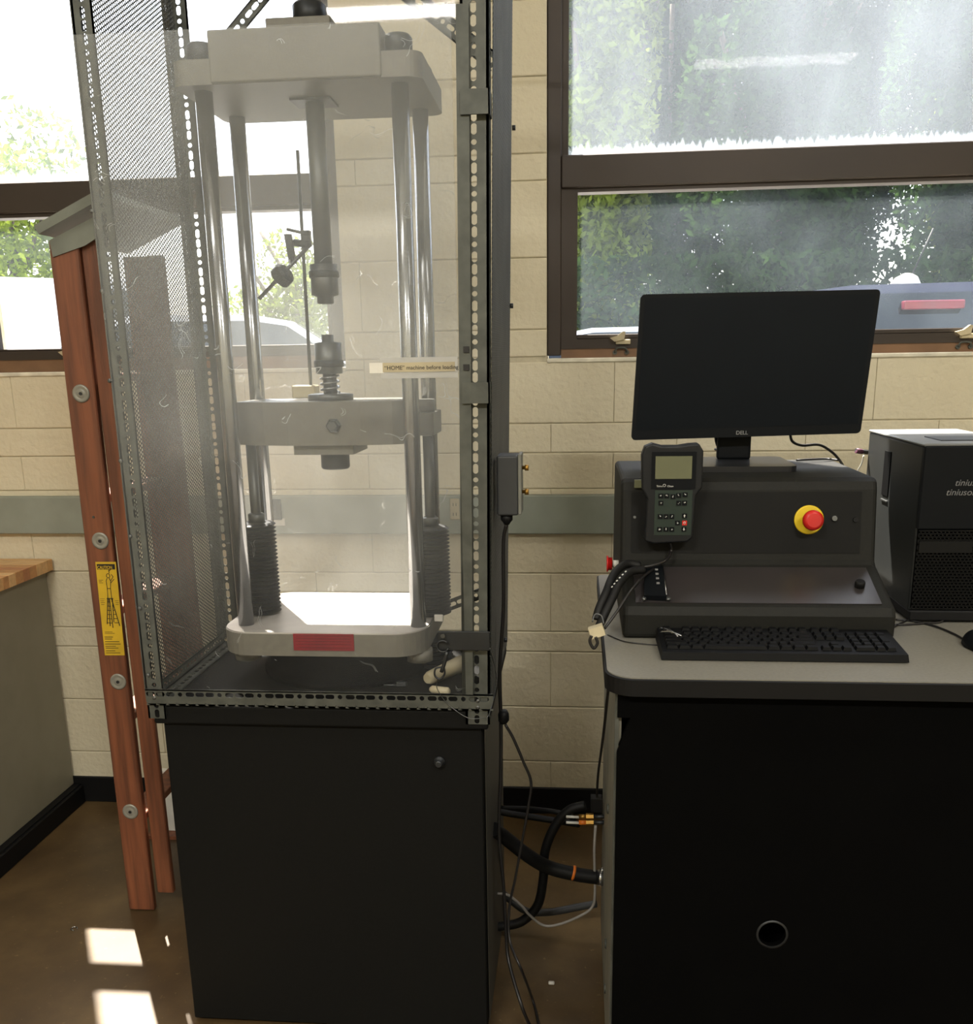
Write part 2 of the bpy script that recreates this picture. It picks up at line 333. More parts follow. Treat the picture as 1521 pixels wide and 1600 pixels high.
# concrete blocks: every block its own piece, joints recessed
ZJ = [0, .2, .406, .608, .68, .885, 1.09, 1.172, 1.29, 1.385, 1.595, 1.68, 1.896, 2.12, 2.197, 2.41, 2.615, 2.82, 3.02, 3.23, 3.43, 3.64, ZC]
def block(x0, x1, z0, z1):
    j = .0012; c = .0030; x0 += .0003; x1 -= .0003; z0 += j; z1 -= j
    if x1-x0 < .02 or z1-z0 < .015: return
    yf = YW+random.uniform(-.0006, .0008)
    a = [(x0, YW+.012, z0), (x1, YW+.012, z0), (x1, YW+.012, z1), (x0, YW+.012, z1)]
    b = [(x0, yf+c*.8, z0), (x1, yf+c*.8, z0), (x1, yf+c*.8, z1), (x0, yf+c*.8, z1)]
    q = .0012; d = [(x0+q, yf, z0+c), (x1-q, yf, z0+c), (x1-q, yf, z1-c), (x0+q, yf, z1-c)]
    fs = [(8, 9, 10, 11)]
    for i in range(4):
        k = (i+1) % 4; fs += [(i, k, k+4, i+4), (i+4, k+4, k+8, i+8)]
    MB().add(a+b+d, fs).build('block', M_wall, wall)
for r in range(len(ZJ)-1):
    z0, z1 = ZJ[r], ZJ[r+1]; off = (.0, .203)[r % 2]-.087
    k = -8
    while off+k*.406 < RX1:
        x0 = max(off+k*.406, RX0); x1 = min(off+(k+1)*.406, RX1); k += 1
        if x1 <= RX0: continue
        segs = [(x0, x1, z0, z1)]
        for q in WIN:
            out = []
            for a, b, c, d in segs:
                if b <= q[0] or a >= q[1] or d <= q[2] or c >= q[3]: out.append((a, b, c, d)); continue
                if c < q[2] and d-q[2] < d-c: out.append((a, b, c, q[2]))
                if d > q[3]: out.append((a, b, q[3], d))
                c2, d2 = max(c, q[2]), min(d, q[3])
                if a < q[0]: out.append((a, q[0], c2, d2))
                if b > q[1]: out.append((q[1], b, c2, d2))
            segs = out
        for sgm in segs: block(*sgm)
structure(MB().box(RX0, RX1, YW-.008, YW+.004, 0, .101, ch=.003).build('baseboard_back', M_cove))

def window(n, x0, x1, z0, z1, xl, zm0, zm1, zb, ledge, hx, sash_l, up_edge):
    """x0..x1 opening; zm0/zm1 foot and head of the middle rail; zb foot of the lower glass"""
    ya, yg, yo = YW+.022, YW+.05, YW+.10
    e = bpy.data.objects.new('window_%d' % n, None); COL.objects.link(e); e.location = ((x0+x1)/2, YW+.05, z0); e['kind'] = 'structure'; WL[e.name] = Vector(e.location)
    MB().box(x0, x1, YW-.006, YW+.14, z0-.004, z0+.010, ch=.003).build('sill', M_sill, e)
    a = ledge
    f = MB()
    f.box(x0, x0+.045, ya, yo, z0+a, z1, ch=.003); f.box(x1-.045, x1, ya, yo, z0+a, z1, ch=.003)
    f.box(x0+.045, x1-.045, ya, yo, z1-.05, z1, ch=.003); f.box(x0+.045, x1-.045, ya, yo, z0+a+.02, z0+a+.05)
    f.build('window_frame', M_frame, e)
    MB().box(x0+.045, x1-.045, ya+.004, yo-.03, z0+.008, z0+a+.02).build('weather_strip', M_copper, e)
    MB().box(x0+.045, x1-.045, ya-.008, yo-.035, zm0, zm1, ch=.003).build('middle_rail', M_frame, e)
    if xl: MB().box(x0+.045, x0+.045+xl, ya+.012, yo-.02, zm1, z1-.05).build('upper_stop', M_frame, e)
    s_ = MB(); sx0, sx1 = x0+.045, x1-.045; w_ = sash_l
    s_.box(sx0, sx0+w_, ya+.006, yo-.015, z0+a+.05, zm0); s_.box(sx1-w_, sx1, ya+.006, yo-.015, z0+a+.05, zm0)
    s_.box(sx0+w_, sx1-w_, ya+.004, yo-.015, z0+a+.05, zb, ch=.002); s_.box(sx0+w_, sx1-w_, ya+.006, yo-.015, zm0-.012, zm0)
    sash = s_.build('sash', M_frame, e)
    MB().box(sx0+.002, sx1-.002, yg+.02, yg+.026, zm1-.005, z1-.045).build('upper_pane', M_glu, e)
    MB().box(sx0+w_-.003, sx1-w_+.003, yg+.01, yg+.016, zb-.004, zm0-.008).build('lower_pane', M_gll, e)
    for hxx in hx:
        h = MB(); zz = zb-.012
        h.box(hxx-.016, hxx+.03, ya-.012, ya+.004, zz-.02, zz-.005, ch=.002)
        h.add([(hxx-.035, ya-.02, zz+.0), (hxx-.012, ya-.02, zz+.006), (hxx+.006, ya-.02, zz+.02), (hxx+.014, ya-.02, zz+.018), (hxx+.01, ya-.02, zz-.006), (hxx-.02, ya-.02, zz-.012),
               (hxx-.035, ya-.006, zz+.0), (hxx-.012, ya-.006, zz+.006), (hxx+.006, ya-.006, zz+.02), (hxx+.014, ya-.006, zz+.018), (hxx+.01, ya-.006, zz-.006), (hxx-.02, ya-.006, zz-.012)],
              [(0,1,2,3,4,5), (11,10,9,8,7,6), (0,6,7,1), (1,7,8,2), (2,8,9,3), (3,9,10,4), (4,10,11,5), (5,11,6,0)])
        h.build('latch_handle', M_cream, e)
        k = MB(); k.tube([(hxx-.018, ya-.004, zz-.045), (hxx-.012, ya-.008, zz-.032), (hxx+.014, ya-.008, zz-.032), (hxx+.02, ya-.004, zz-.045)], .0035, 6, 4)
        for dx in (-.018, .02): k.cyl((hxx+dx, ya-.004, zz-.045), (hxx+dx, ya+.004, zz-.045), .007, 10)
        k.build('keeper', M_galv, e)
    return e
w1 = window(1, *WIN[0], 0, 2.075, 2.168, 1.648, .03, [-1.70], .012, 0)
w2 = window(2, *WIN[1], .02, 2.098, 2.192, 1.662, .018, [.135, 1.19], .05, 0)
# surface raceway with outlets
rw = thing('wiring_raceway', 'long grey surface-mounted wiring raceway running along the block wall', 'raceway', (-.4, YW, 1.026))
MB().box(RX0+.01, RX1-.01, YW-.034, YW+.0, 1.026, 1.155, ch=.004).build('cover', M_race, rw)
for px, big in ((711, 1), (433, 0)):
    c = at(px, 795, 'y', YW-.035)
    p = MB().box(c.x-.016, c.x+.016, YW-.040, YW-.034, 1.075, 1.145, ch=.002).build('outlet', M_cream if big else M_dsteel, rw)
    q = MB()
    for dz in (-.016, .016):
        for dx in (-.005, .005): q.box(c.x+dx-.001, c.x+dx+.001, YW-.0408, YW-.0396, 1.11+dz-.005, 1.11+dz+.005)
    q.build('slot', M_ink, p, 'stuff')
MB().box(-1.03, -.985, YW-.036, YW-.034, 1.055, 1.08).build('tag', M_tape, rw)

# ceiling lights: fluorescent fixtures of the room, behind and above the camera
for i, (x, y) in enumerate(((-1.4, .9), (1.5, .9), (-1.4, -2.0), (1.5, -2.0))):
    lab = ['recessed fluorescent ceiling light above left of the testing machine aisle', 'recessed fluorescent ceiling light above the right side of the aisle',
           'recessed fluorescent ceiling light at the back left of the room', 'recessed fluorescent ceiling light at the back right of the room'][i]
    t = thing('ceiling_light', lab, 'ceiling light', (x, y, ZC-.05), 'fluorescent ceiling lights')
    f = MB(); f.box(x-.62, x+.62, y-.16, y-.145, ZC-.05, ZC); f.box(x-.62, x+.62, y+.145, y+.16, ZC-.05, ZC); f.box(x-.62, x-.605, y-.145, y+.145, ZC-.05, ZC); f.box(x+.605, x+.62, y-.145, y+.145, ZC-.05, ZC)
    f.build('fixture_frame', M_white, t)
    MB().box(x-.604, x+.604, y-.144, y+.144, ZC-.035, ZC-.025).build('diffuser', mat('diffuser', (250, 248, 240), .5, emis=((255, 246, 228), 2.0)), t)
    l = bpy.data.lights.new('tube_light', 'AREA'); l.shape = 'RECTANGLE'; l.size = 1.2; l.size_y = .28; l.energy = ROOM_LIGHT*(.3 if y > 0 else 2.9); l.color = (1, .97, .90)
    lo = bpy.data.objects.new('tube_light', l); COL.objects.link(lo); lo.parent = t; lo.location = (0, 0, -.01)

# ------------------------------------------------------------------ left counter
t = thing('base_cabinet', 'grey floor-standing counter cabinet at the left edge under the butcher block top', 'cabinet', (-2.25, 2.4, 0))
MB().box(-2.70, -1.87, 1.4, YW-.012, .075, .892, ch=.002).build('carcass', M_counter, t)
k = MB(); k.box(-2.70, -1.845, 1.4, YW-.012, 0, .075); k.box(-1.849, -1.835, 1.42, YW-.012, 0, .07, ch=.003); k.build('toe_kick', M_cove, t)
t = thing('worktop', 'butcher block worktop of glued maple staves on the grey counter', 'worktop', (-2.25, 2.4, .892))
y = 1.36; i = 0
while y < YW-.014:
    y1 = min(y+random.choice((.032, .04, .044)), YW-.012)
    MB().box(-2.715, -1.842, y+.0003, y1-.0003, .893, .934, ch=.0012).build('stave', random.choice(STAVES), t); y = y1

# ------------------------------------------------------------------ slotted angle, perforated sheet
def slotted(L, W, th, off=None, pitch=.0229, s0=.011):
    """flat slotted strip: u along 0..L, v across 0..W, w thickness; returns verts, faces"""
    V = []; Fc = []; c = off if off is not None else W/2
    n = int(L/pitch); N = 12
    for k in range(n):
        u0 = k*pitch; u1 = u0+pitch if k < n-1 else L; uc = u0+pitch/2
        lo = .0035 if k % 4 == 3 else .0085
        hole = []; outer = []
        for i in range(N):
            a = 2*PI*(i+.5)/N; cu, cv = math.cos(a), math.sin(a); r = .0056
            hu = r*cu+(lo-.0038)*(1 if cu > 0 else -1); hole.append((uc+hu, c+r*cv))
            if abs(cu) > abs(cv): outer.append((u1 if cu > 0 else u0, c+(W/2)*cv/abs(cu)*1.0))
            else: outer.append((uc+(pitch/2)*cu/abs(cv), W if cv > 0 else 0))
        outer = [(u, min(max(v, 0), W)) for u, v in outer]
        b = len(V)
        for w_ in (0, th):
            V += [(u, v, w_) for u, v in hole]; V += [(u, v, w_) for u, v in outer]
        for i in range(N):
            j = (i+1) % N
            for s in (0, 2*N): Fc.append((b+s+i, b+s+j, b+s+N+j, b+s+N+i))
            Fc.append((b+i, b+j, b+2*N+j, b+2*N+i))
        # corners
        for (cu, cv), (i1, i2) in (((u1, W), (1, None)),): pass
    # corner fillers: rebuilt as thin edge strips
    for v0, v1 in ((0, W*.10), (W*.90, W)):
        b = len(V); V += [(0, v0, 0), (L, v0, 0), (L, v1, 0), (0, v1, 0), (0, v0, th), (L, v0, th), (L, v1, th), (0, v1, th)]
        Fc += [tuple(b+i for i in f) for f in ((0,3,2,1),(4,5,6,7),(0,1,5,4),(1,2,6,5),(2,3,7,6),(3,0,4,7))]
    return V, Fc
def strip(mb, o, ud, vd, L, W, th=.0022, off=None):
    V, Fc = slotted(L, W, th, off); o = Vector(o); ud = Vector(ud).normalized(); vd = Vector(vd).normalized(); wd = ud.cross(vd)
    return mb.add([o+ud*a+vd*b+wd*c for a, b, c in V], Fc)
def perforated(x, y0, y1, z0, z1, a=.0095, hole=.0036, th=.0010):
    """perforated sheet in the plane X = x: staggered holes, every hole cut through"""
    dc = a*math.sqrt(3)/2; nc = int((y1-y0)/dc); nr = int((z1-z0)/a)
    ci, ri = np.meshgrid(np.arange(nc), np.arange(nr), indexing='ij')
    yc = (y0+dc*.6+ci*dc).ravel(); zc = (z0+a*.5+ri*a+(ci % 2)*a/2).ravel()
    ang = np.arange(6)*PI/3; R_ = a/math.sqrt(3)
    rings = []
    for dx, r in ((0, hole), (0, R_), (th, hole), (th, R_)):
        rings.append(np.stack([np.full((len(yc), 6), x+dx), yc[:, None]+r*np.cos(ang), zc[:, None]+r*np.sin(ang)], -1))
    V = np.stack(rings, 1).reshape(-1, 3); base = np.arange(len(yc))*24; F = []
    for i in range(6):
        j = (i+1) % 6
        F += [np.stack([base+i, base+j, base+6+j, base+6+i], 1), np.stack([base+12+j, base+12+i, base+18+i, base+18+j], 1), np.stack([base+j, base+i, base+12+i, base+12+j], 1)]
    return V, np.concatenate(F)
def np_obj(name, V, F, m, parent, kind=None, smooth=False):
    o0 = WL[parent.name]; me = bpy.data.meshes.new(name); V = V-np.array(o0)
    me.vertices.add(len(V)); me.vertices.foreach_set('co', V.astype(np.float32).ravel())
    nf, q = F.shape; me.loops.add(nf*q); me.loops.foreach_set('vertex_index', F.astype(np.int32).ravel())
    me.polygons.add(nf); me.polygons.foreach_set('loop_start', np.arange(nf, dtype=np.int32)*q); me.polygons.foreach_set('loop_total', np.full(nf, q, dtype=np.int32))
    me.update(calc_edges=True); me.validate(); me.materials.append(m)
    o = bpy.data.objects.new(name, me); COL.objects.link(o); o.parent = parent
    if kind: o['kind'] = kind
    WL[o.name] = o0.copy(); return o

ZB, ZT = .845, 2.62
XL, XR, YF, YB = -.967, -.178, 2.0, 2.545
cage = thing('safety_cage', 'galvanised slotted-angle safety cage with perforated sides and clear front standing on the testing machine cabinet', 'cage', (-.57, 2.27, ZB))
def lean(k): return lambda p: Vector((p.x+(p.z-1.5)*k, p.y, p.z))
post = MB(); strip(post, (XL, YF, .815), (0,0,1), (1,0,0), ZT-.815, .042); strip(post, (XL, YF, .86), (0,0,1), (0,1,0), ZT-.86, .042); post.build('post', M_galv, cage)
post = MB(); strip(post, (-.232, YF, .815), (0,0,1), (1,0,0), ZT-.815, .054, off=.025); strip(post, (XR, YF, .86), (0,0,1), (0,1,0), ZT-.86, .042); post.map(lean(.0133)).build('post', M_galv, cage)
post = MB(); strip(post, (-.985, YB, ZB+.002), (0,0,1), (1,0,0), ZT-ZB, .044); strip(post, (-.985, YB-.042, ZB+.002), (0,0,1), (0,1,0), ZT-ZB, .042); post.build('post', M_galv, cage)
post = MB(); strip(post, (XR-.042, YB, ZB+.002), (0,0,1), (1,0,0), ZT-ZB, .042); strip(post, (XR, YB-.042, ZB+.002), (0,0,1), (0,1,0), ZT-ZB, .042); post.map(lean(.018)).build('post', M_galv, cage)
for z in (ZB+.004, ZT-.04):
    r1 = MB(); strip(r1, (XL+.001, YF-.0028, z), (1,0,0), (0,0,1), XR-XL-.002, .038, off=.026); r1.build('rail', M_galv, cage)
    r1 = MB(); strip(r1, (XL+.003, YF+.045, z+.001), (0,1,0), (1,0,0), YB-YF-.09, .040); strip(r1, (XL+.0005, YF+.045, z), (0,1,0), (0,0,1), YB-YF-.09, .030); r1.build('rail', M_galv, cage)
    r1 = MB(); strip(r1, (XL+.01, YB-.046, z+.001), (1,0,0), (0,1,0), XR-XL-.03, .040); r1.build('rail', M_galv, cage)
    r1 = MB(); strip(r1, (XR-.045, YF+.045, z+.001), (0,1,0), (1,0,0), YB-YF-.09, .038); r1.build('rail', M_galv, cage)
V, Fq = perforated(XL-.004, YF+.006, YB-.006, ZB+.004, 2.45); np_obj('mesh_panel', V, Fq, M_mesh, cage, 'stuff')
V, Fq = perforated(XR+.003, YF+.006, YB-.006, ZB+.004, 2.45); V = V.copy(); V[:, 0] += (V[:, 2]-1.5)*.018; np_obj('mesh_panel', V, Fq, M_mesh, cage, 'stuff')
# mesh splice strip across the left panel and the two braces
s_ = MB(); strip(s_, (XL-.006, YF+.04, 1.925), (0,1,0), (0,0,1), .45, .024); 
def brace(a, b, wdt=.03):
    a, b = Vector(a), Vector(b); m_ = MB(); d = (b-a); v = d.normalized().cross(Vector((0, 1, 0))).normalized()
    strip(m_, a-v*wdt/2, d, v, d.length, wdt); return m_
p0, p1 = at(345, 75, 'y', YB-.004), at(440, -40, 'y', YB-.004); brace(p0, p1, .034).build('brace', M_galv, cage)
p0, p1 = at(600, -40, 'y', YB-.004), at(775, 100, 'y', YB-.004); brace(p0, p1, .040).build('brace', M_galv, cage)
p0, p1 = at(560, 1000, 'y', YB-.004), at(775, 918, 'y', YB-.004); brace(p0, p1, .030).build('brace', M_galv, cage)
# clear sheets
XD1 = -.238
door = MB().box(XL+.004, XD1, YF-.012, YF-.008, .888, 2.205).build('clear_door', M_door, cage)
MB().box(XD1, -.214, YF-.012, YF-.004, .888, 2.225).map(lean(.0133)).build('edge_strip', M_galv, cage)
MB().box(XL+.05, XR-.05, YB-.012, YB-.009, .985, 2.42).build('back_sheet', M_back, cage)
for py0, py1, px0, px1 in ((140, 178, 719, 766), (598, 630, 722, 766)):
    a, b = at(px0, py0, 'y', YF-.014), at(px1, py1, 'y', YF-.014); m_ = MB(); m_.box(a.x, b.x, YF-.018, YF-.0135, b.z, a.z); m_.box(b.x-.003, b.x, YF-.018, YF+.03, b.z, a.z); m_.build('hinge_plate', M_galv, cage)
a, b = at(684, 986, 'y', YF-.02), at(766, 1016, 'y', YF-.02); MB().box(a.x, b.x, YF-.024, YF-.0175, b.z, a.z, ch=.001).build('latch_plate', M_dsteel, cage)
for py in (546, 574):
    c = at(729, py, 'y', YF-.0125); MB().box(c.x-.006, c.x+.006, YF-.0145, YF-.0125, c.z-.006, c.z+.006).build('sticker', M_ink, cage)
# the notice on the door
yy = YF-.0135
def card(px0, py0, px1, py1, m, name, par, y): a, b = at(px0, py0, 'y', y), at(px1, py1, 'y', y); return MB().box(a.x, b.x, y-.0004, y, b.z, a.z).build(name, m, par)
tape = card(594, 559, 716, 590, sheet_mat('tape', 0, (230, 228, 222), 5, .5, .7), 'tape', door, yy)
card(577, 567, 600, 583, M_tape, 'tape', door, yy-.0006)
sp_ = card(598, 567, 711.5, 580, M_strip, 'paper_strip', door, yy-.0012)
a = at(601, 578, 'y', yy-.002); text('lettering', '\u201cHOME\u201d machine before loading', .0112, M_ink, door, a, depth=.0002, sx=1.0).scale = (1, 1, 1)
for c_, nm in ((at(230+12, 1090, 'y', YF-.003), 'bolt'),): pass
for px, py in ((250, 1090), (747, 1105), (747, 1095), (152, 330), (168, 455), (180, 595), (197, 720), (212, 838), (227, 950), (240, 1055)):
    c = at(px-(0 if px > 700 else 8), py, 'y', YF-.002); MB().lathe(c, (0, -1, 0), [(.0045, 0), (.0045, .003), (.002, .004)], 8).build('bolt', M_steel, cage)
for py in (205, 478, 770, 1000):
    c = at(792, py, 'x', XR+(1.6-1.5)*.018); c = Vector((XR+.006+(c.z-1.5)*.018, min(c.y, YB-.02), c.z)); MB().lathe(c, (1, 0, 0), [(.006, 0), (.006, .008)], 8).build('bolt', M_dsteel, cage)

# ------------------------------------------------------------------ testing machine
tm = thing('testing_machine', 'beige four-column tensile testing machine on a charcoal steel cabinet inside the cage', 'testing machine', (-.575, 2.28, 0))
cab = MB().box(-.942, -.207, 2.018, 2.56, .012, .80, ch=.004).build('base_cabinet', M_cab, tm)
MB().box(-.90, -.25, 2.05, 2.53, 0, .012).build('foot_plinth', M_black, cab)
MB().box(-.205, -.2035, 2.05, 2.545, .02, .795).build('side_panel', M_cab_side, cab)
MB().box(-.957, -.192, 2.004, 2.575, .80, .845, ch=.005).build('cabinet_lid', M_cab, tm)
c = at(687, 1190, 'y', 2.018); kb = MB().lathe(c, (0, -1, 0), [(.013, 0), (.013, .004), (.009, .005), (.009, .016), (.006, .019)], 16).build('lock_knob', M_dsteel, cab)
CX, CYm = -.577, 2.33
MB().lathe((CX, CYm, ZB), (0, 0, 1), [(.21, 0), (.21, .015), (.195, .02), (.195, .07), (.185, .085)], 40).build('load_cell_ring', M_black, tm)
bp_ = MB().prism(rrect(-.838, -.347, 2.118, 2.52, .08, 8), 'z', .93, .983).build('base_plate', M_beige, tm)
MB().prism(rrect(-.836, -.349, 2.120, 2.518, .079, 8), 'z', .983, .986).build('ground_face', M_beige_top, bp_)
a, b = at(458, 990, 'y', 2.117), at(554, 1017, 'y', 2.117); npl = MB().box(a.x, b.x, 2.1155, 2.1185, b.z, a.z).build('name_plate', M_redpl, bp_)
l_ = MB(); wpl = b.x-a.x
for fz in (.18, .38, .55, .72, .88): l_.box(a.x+wpl*.05, b.x-wpl*.05, 2.1150, 2.1156, b.z+(a.z-b.z)*fz-.0007, b.z+(a.z-b.z)*fz+.0004)
l_.build('printed_lines', M_redln, bp_)
for cx in (-.79, -.37): MB().cyl((cx, 2.19, .902), (cx, 2.19, .93), .031, 20).build('column_nut', M_beige, tm)
COLS = [(-.789, 2.19), (-.371, 2.19), (-.795, 2.415), (-.364, 2.415)]
for cx, cy in COLS: MB().cyl((cx, cy, .986), (cx, cy, 2.15), .0185, 28).build('column', M_chrome, tm)
for cx, zlo, ztop in ((-.782, .987, 1.215), (-.352, .987, 1.205)):
    MB().cyl((cx, 2.30, 1.1), (cx, 2.30, 1.42), .0125, 18).build('drive_screw', M_steel, tm)
    n = 24; h = (ztop-zlo)/n; prof = []
    for i in range(n): prof += [(.034, zlo+i*h), (.0455, zlo+(i+.5)*h)]
    prof.append((.037, ztop)); prof.append((.022, ztop+.002))
    MB().lathe((cx, 2.30, 0), (0, 0, 1), prof, 22, smooth=False).build('bellows', M_bellow, tm)
    MB().lathe((cx, 2.30, ztop), (0, 0, 1), [(.02, 0), (.02, .02), (.014, .024)], 14).build('clamp_nut', M_steel, tm)
prof = []
for i in range(7): prof += [(.036, .85+i*.011), (.044, .8555+i*.011)]
MB().lathe((-.350, 2.31, 0), (0, 0, 1), prof, 22, smooth=False).build('bellows', M_bellow, tm)
# moving crosshead
pl = [(-.79, 2.245), (-.72, 2.215), (-.66, 2.205), (-.49, 2.205), (-.42, 2.218), (-.395, 2.232), (-.395, 2.41), (-.79, 2.41)]
mc = MB().prism(pl, 'z', 1.408, 1.506).build('moving_crosshead', M_beige, tm)
MB().prism(rrect(-.396, -.331, 2.25, 2.40, .012), 'z', 1.425, 1.476).build('crosshead_lug', M_beige, mc)
MB().cyl((-.356, 2.31, 1.476), (-.356, 2.31, 1.505), .021, 18).build('crosshead_collar', M_beige, mc)
MB().prism(rrect(-.815, -.788, 2.25, 2.40, .008), 'z', 1.43, 1.495).build('crosshead_lug', M_beige, mc)
c = at(522, 665, 'y', 2.205); MB().lathe(c, (0, -1, 0), [(.0175, 0), (.0175, .006), (.013, .010), (.011, .022)], 6, smooth=False).build('bolt', M_steel, mc)
MB().box(-.655, -.515, 2.225, 2.38, 1.385, 1.408).build('lower_flange', M_beige, mc)
MB().lathe((-.577, 2.30, 1.345), (0, 0, 1), [(.030, 0), (.034, .004), (.034, .04)], 24).build('lower_nut', M_dsteel, mc)
# grips and load screw
GX = -.580
def lz(name, prof, m, n=24): return MB().lathe((GX, 2.30, 0), (0, 0, 1), prof, n).build(name, m, tm)
lz('load_screw', [(.0205, 1.805), (.0205, 2.155)], M_steel)
ug = lz('upper_grip', [(.015, 1.722), (.019, 1.724), (.019, 1.738), (.031, 1.742), (.031, 1.808)], M_steel)
lz('grip_band', [(.0315, 1.779), (.0345, 1.780), (.0345, 1.793), (.0315, 1.794)], M_dsteel)
lg = lz('lower_grip', [(.028, 1.566), (.031, 1.567), (.031, 1.636), (.014, 1.638), (.014, 1.654)], M_steel)
lz('grip_band', [(.0315, 1.581), (.0345, 1.582), (.0345, 1.596), (.0315, 1.597)], M_dsteel)
lz('grip_stem', [(.016, 1.520), (.016, 1.566)], M_dsteel)
sp = MB(); sp.tube([(GX+.0215*math.cos(t), 2.30+.0215*math.sin(t), 1.523+.0063*t/PI/1.9*1.9) for t in [i*PI/8 for i in range(int(16*3.2))]], .0026, 6, 1); sp.build('spring', M_chrome, tm)
lz('seat_disc', [(.053, 1.507), (.053, 1.519), (.045, 1.521)], M_steel, 32)
# top crosshead
tc_ = MB().prism(rrect(-.838, -.318, 2.136, 2.475, .03, 6), 'z', 2.147, 2.195).build('top_crosshead', M_beige, tm)
MB().box(-.752, -.398, 2.130, 2.44, 2.148, 2.246, ch=.004).build('crosshead_rib', M_beige, tc_)
a, b = at(414, 28, 'y', 2.2), at(517, 50, 'y', 2.2); MB().box(a.x, b.x, 2.2, 2.38, 2.248, a.z, ch=.002).build('top_flange', M_beige, tc_)
a2 = at(483, 5, 'y', 2.29); MB().lathe((a2.x, 2.29, a.z), (0, 0, 1), [(.036, 0), (.036, a2.z-a.z-.006), (.030, a2.z-a.z)], 24).build('top_nut', M_dsteel, tc_)
for cx, cy in COLS: MB().lathe((cx, cy, 2.2), (0, 0, 1), [(.029, 0), (.029, .03), (.024, .037)], 20).build('column_nut', M_dsteel, tc_)
MB().prism([(-.626, 2.262), (-.536, 2.262), (-.536, 2.34), (-.626, 2.34)], 'z', 2.142, 2.148).build('guide_plate', M_dsteel, tc_)

# dial gauge stand on the moving crosshead
yq = 2.375; q = lambda px, py, y=yq: at(px, py, 'y', y)
st = thing('indicator_stand', 'magnetic indicator stand with thin rod and clamps behind the load screw', 'indicator stand', (q(478, 620).x, yq, 1.507))
a, b = q(459, 601), q(497, 621); MB().box(a.x, b.x, yq-.02, yq+.02, 1.508, 1.508+(a.z-b.z), ch=.003).build('magnetic_base', M_cream, st)
MB().cyl((q(486, 604).x, yq, 1.508+(a.z-b.z)), q(465, 235), .0040, 10).build('rod', M_steel, st)
MB().cyl(q(460, 379), q(484, 382, yq-.01), .0085, 14).build('swivel_clamp', M_dsteel, st)
MB().obox(q(479, 372, yq-.006), (1,0,0), (0,1,0), (0,0,1), .010, .008, .016).build('clamp_block', M_dsteel, st)
MB().cyl(q(448, 358, yq-.02), q(482, 366, yq-.012), .0036, 10).build('cross_arm', M_steel, st)
c0, c1 = q(450, 366, yq-.02), q(458, 412, yq-.02); MB().obox((c0+c1)/2, (1,0,0), (0,1,0), (c1-c0), .008, .006, (c1-c0).length/2).build('link_bar', M_dsteel, st)
MB().cyl(q(486, 381, yq-.03), q(405, 467, yq-.03), .0045, 10).build('slanted_arm', M_steel, st)
c = q(440, 432, yq-.03); d_ = (q(452, 447, yq-.03)-c).normalized(); dd = Vector((.72, -.25, .55)).normalized()
MB().lathe(c-dd*.012, dd, [(.018, 0), (.026, .004), (.026, .026), (.018, .032)], 10, smooth=False).build('clamp_knob', M_dsteel, st)

# hook, pins and loose tools on the cabinet lid
hk = thing('snap_hook', 'black snap hook hanging from the latch plate of the cage door', 'snap hook', at(690, 1060, 'y', 1.966))
yh = 1.968; g = lambda px, py: at(px, py, 'y', yh)
m_ = MB(); c = g(692, 1010); R_ = .0125; m_.tube([c+Vector((R_*math.cos(t), 0, R_*math.sin(t))) for t in [i*PI/8+.5 for i in range(15)]], .0022, 6, 1); m_.build('ring', M_dsteel, hk)
MB().tube([g(690, 1050), g(695, 1035), g(699, 1018)], .0042, 8, 3).build('hook_body', M_dsteel, hk)
m_ = MB(); m_.tube([g(692, 1042), g(681, 1045), g(680, 1056), g(688, 1061), g(695, 1053), g(694, 1042)], .0022, 6, 5); m_.build('hook_loop', M_dsteel, hk)
MB().lathe(g(692, 994), (0, 1, 0), [(.005, 0), (.003, .008)], 8).build('rivet', M_steel, hk)
m_ = MB(); m_.tube([g(685, 1060), at(683, 1075, 'y', 1.985), at(700, 1100, 'y', 1.99), at(730, 1121, 'y', 1.985), at(752, 1122, 'y', 1.985), at(765, 1115, 'y', 1.985), at(776, 1062, 'y', 2.08), at(766, 1013, 'y', 1.97)], .0009, 5, 6)
tag(m_.build('lanyard_wire', M_steel), 'thin steel lanyard wire looping below the snap hook and cabinet lid edge', 'wire')
zl = ZB+.0; p = lambda px, py, z=ZB: at(px, py, 'z', z)
wd = thing('tapered_tube', 'cream tapered tube with a square hole in its end lying on the cabinet lid', 'tube', p(695, 1070))
a, b = p(668, 1072)+Vector((0, 0, .018)), p(722, 1050)+Vector((0, 0, .022)); d = (b-a)
m_ = MB(); m_.lathe(a, d, [(.012, 0), (.016, .01), (.019, d.length*.6), (.021, d.length)], 14); m_.build('grip', M_cream, wd)
MB().obox(b, (0, 0, 1), d.cross(Vector((0, 0, 1))), d, .008, .008, .001).build('square_socket', M_dsteel, wd)
m_ = MB(); a, b = p(672, 1083)+Vector((0, 0, .010)), p(704, 1087)+Vector((0, 0, .010)); m_.lathe(a, b-a, [(.004, 0), (.009, .006), (.0095, (b-a).length-.006), (.004, (b-a).length)], 12)
tag(m_.build('wooden_peg', M_cream), 'rounded cream peg lying in front of the tapered tube', 'peg')
ck = thing('steel_clip', 'small steel pin clip lying on the cabinet lid before the base plate', 'clip', p(620, 1072))
MB().cyl(p(600, 1073)+Vector((0, 0, .004)), p(620, 1073)+Vector((0, 0, .004)), .0022, 8).build('pin', M_steel, ck)
c = p(628, 1072); MB().box(c.x-.012, c.x+.012, c.y-.006, c.y+.006, ZB+.001, ZB+.011, ch=.001).build('head', M_steel, ck)
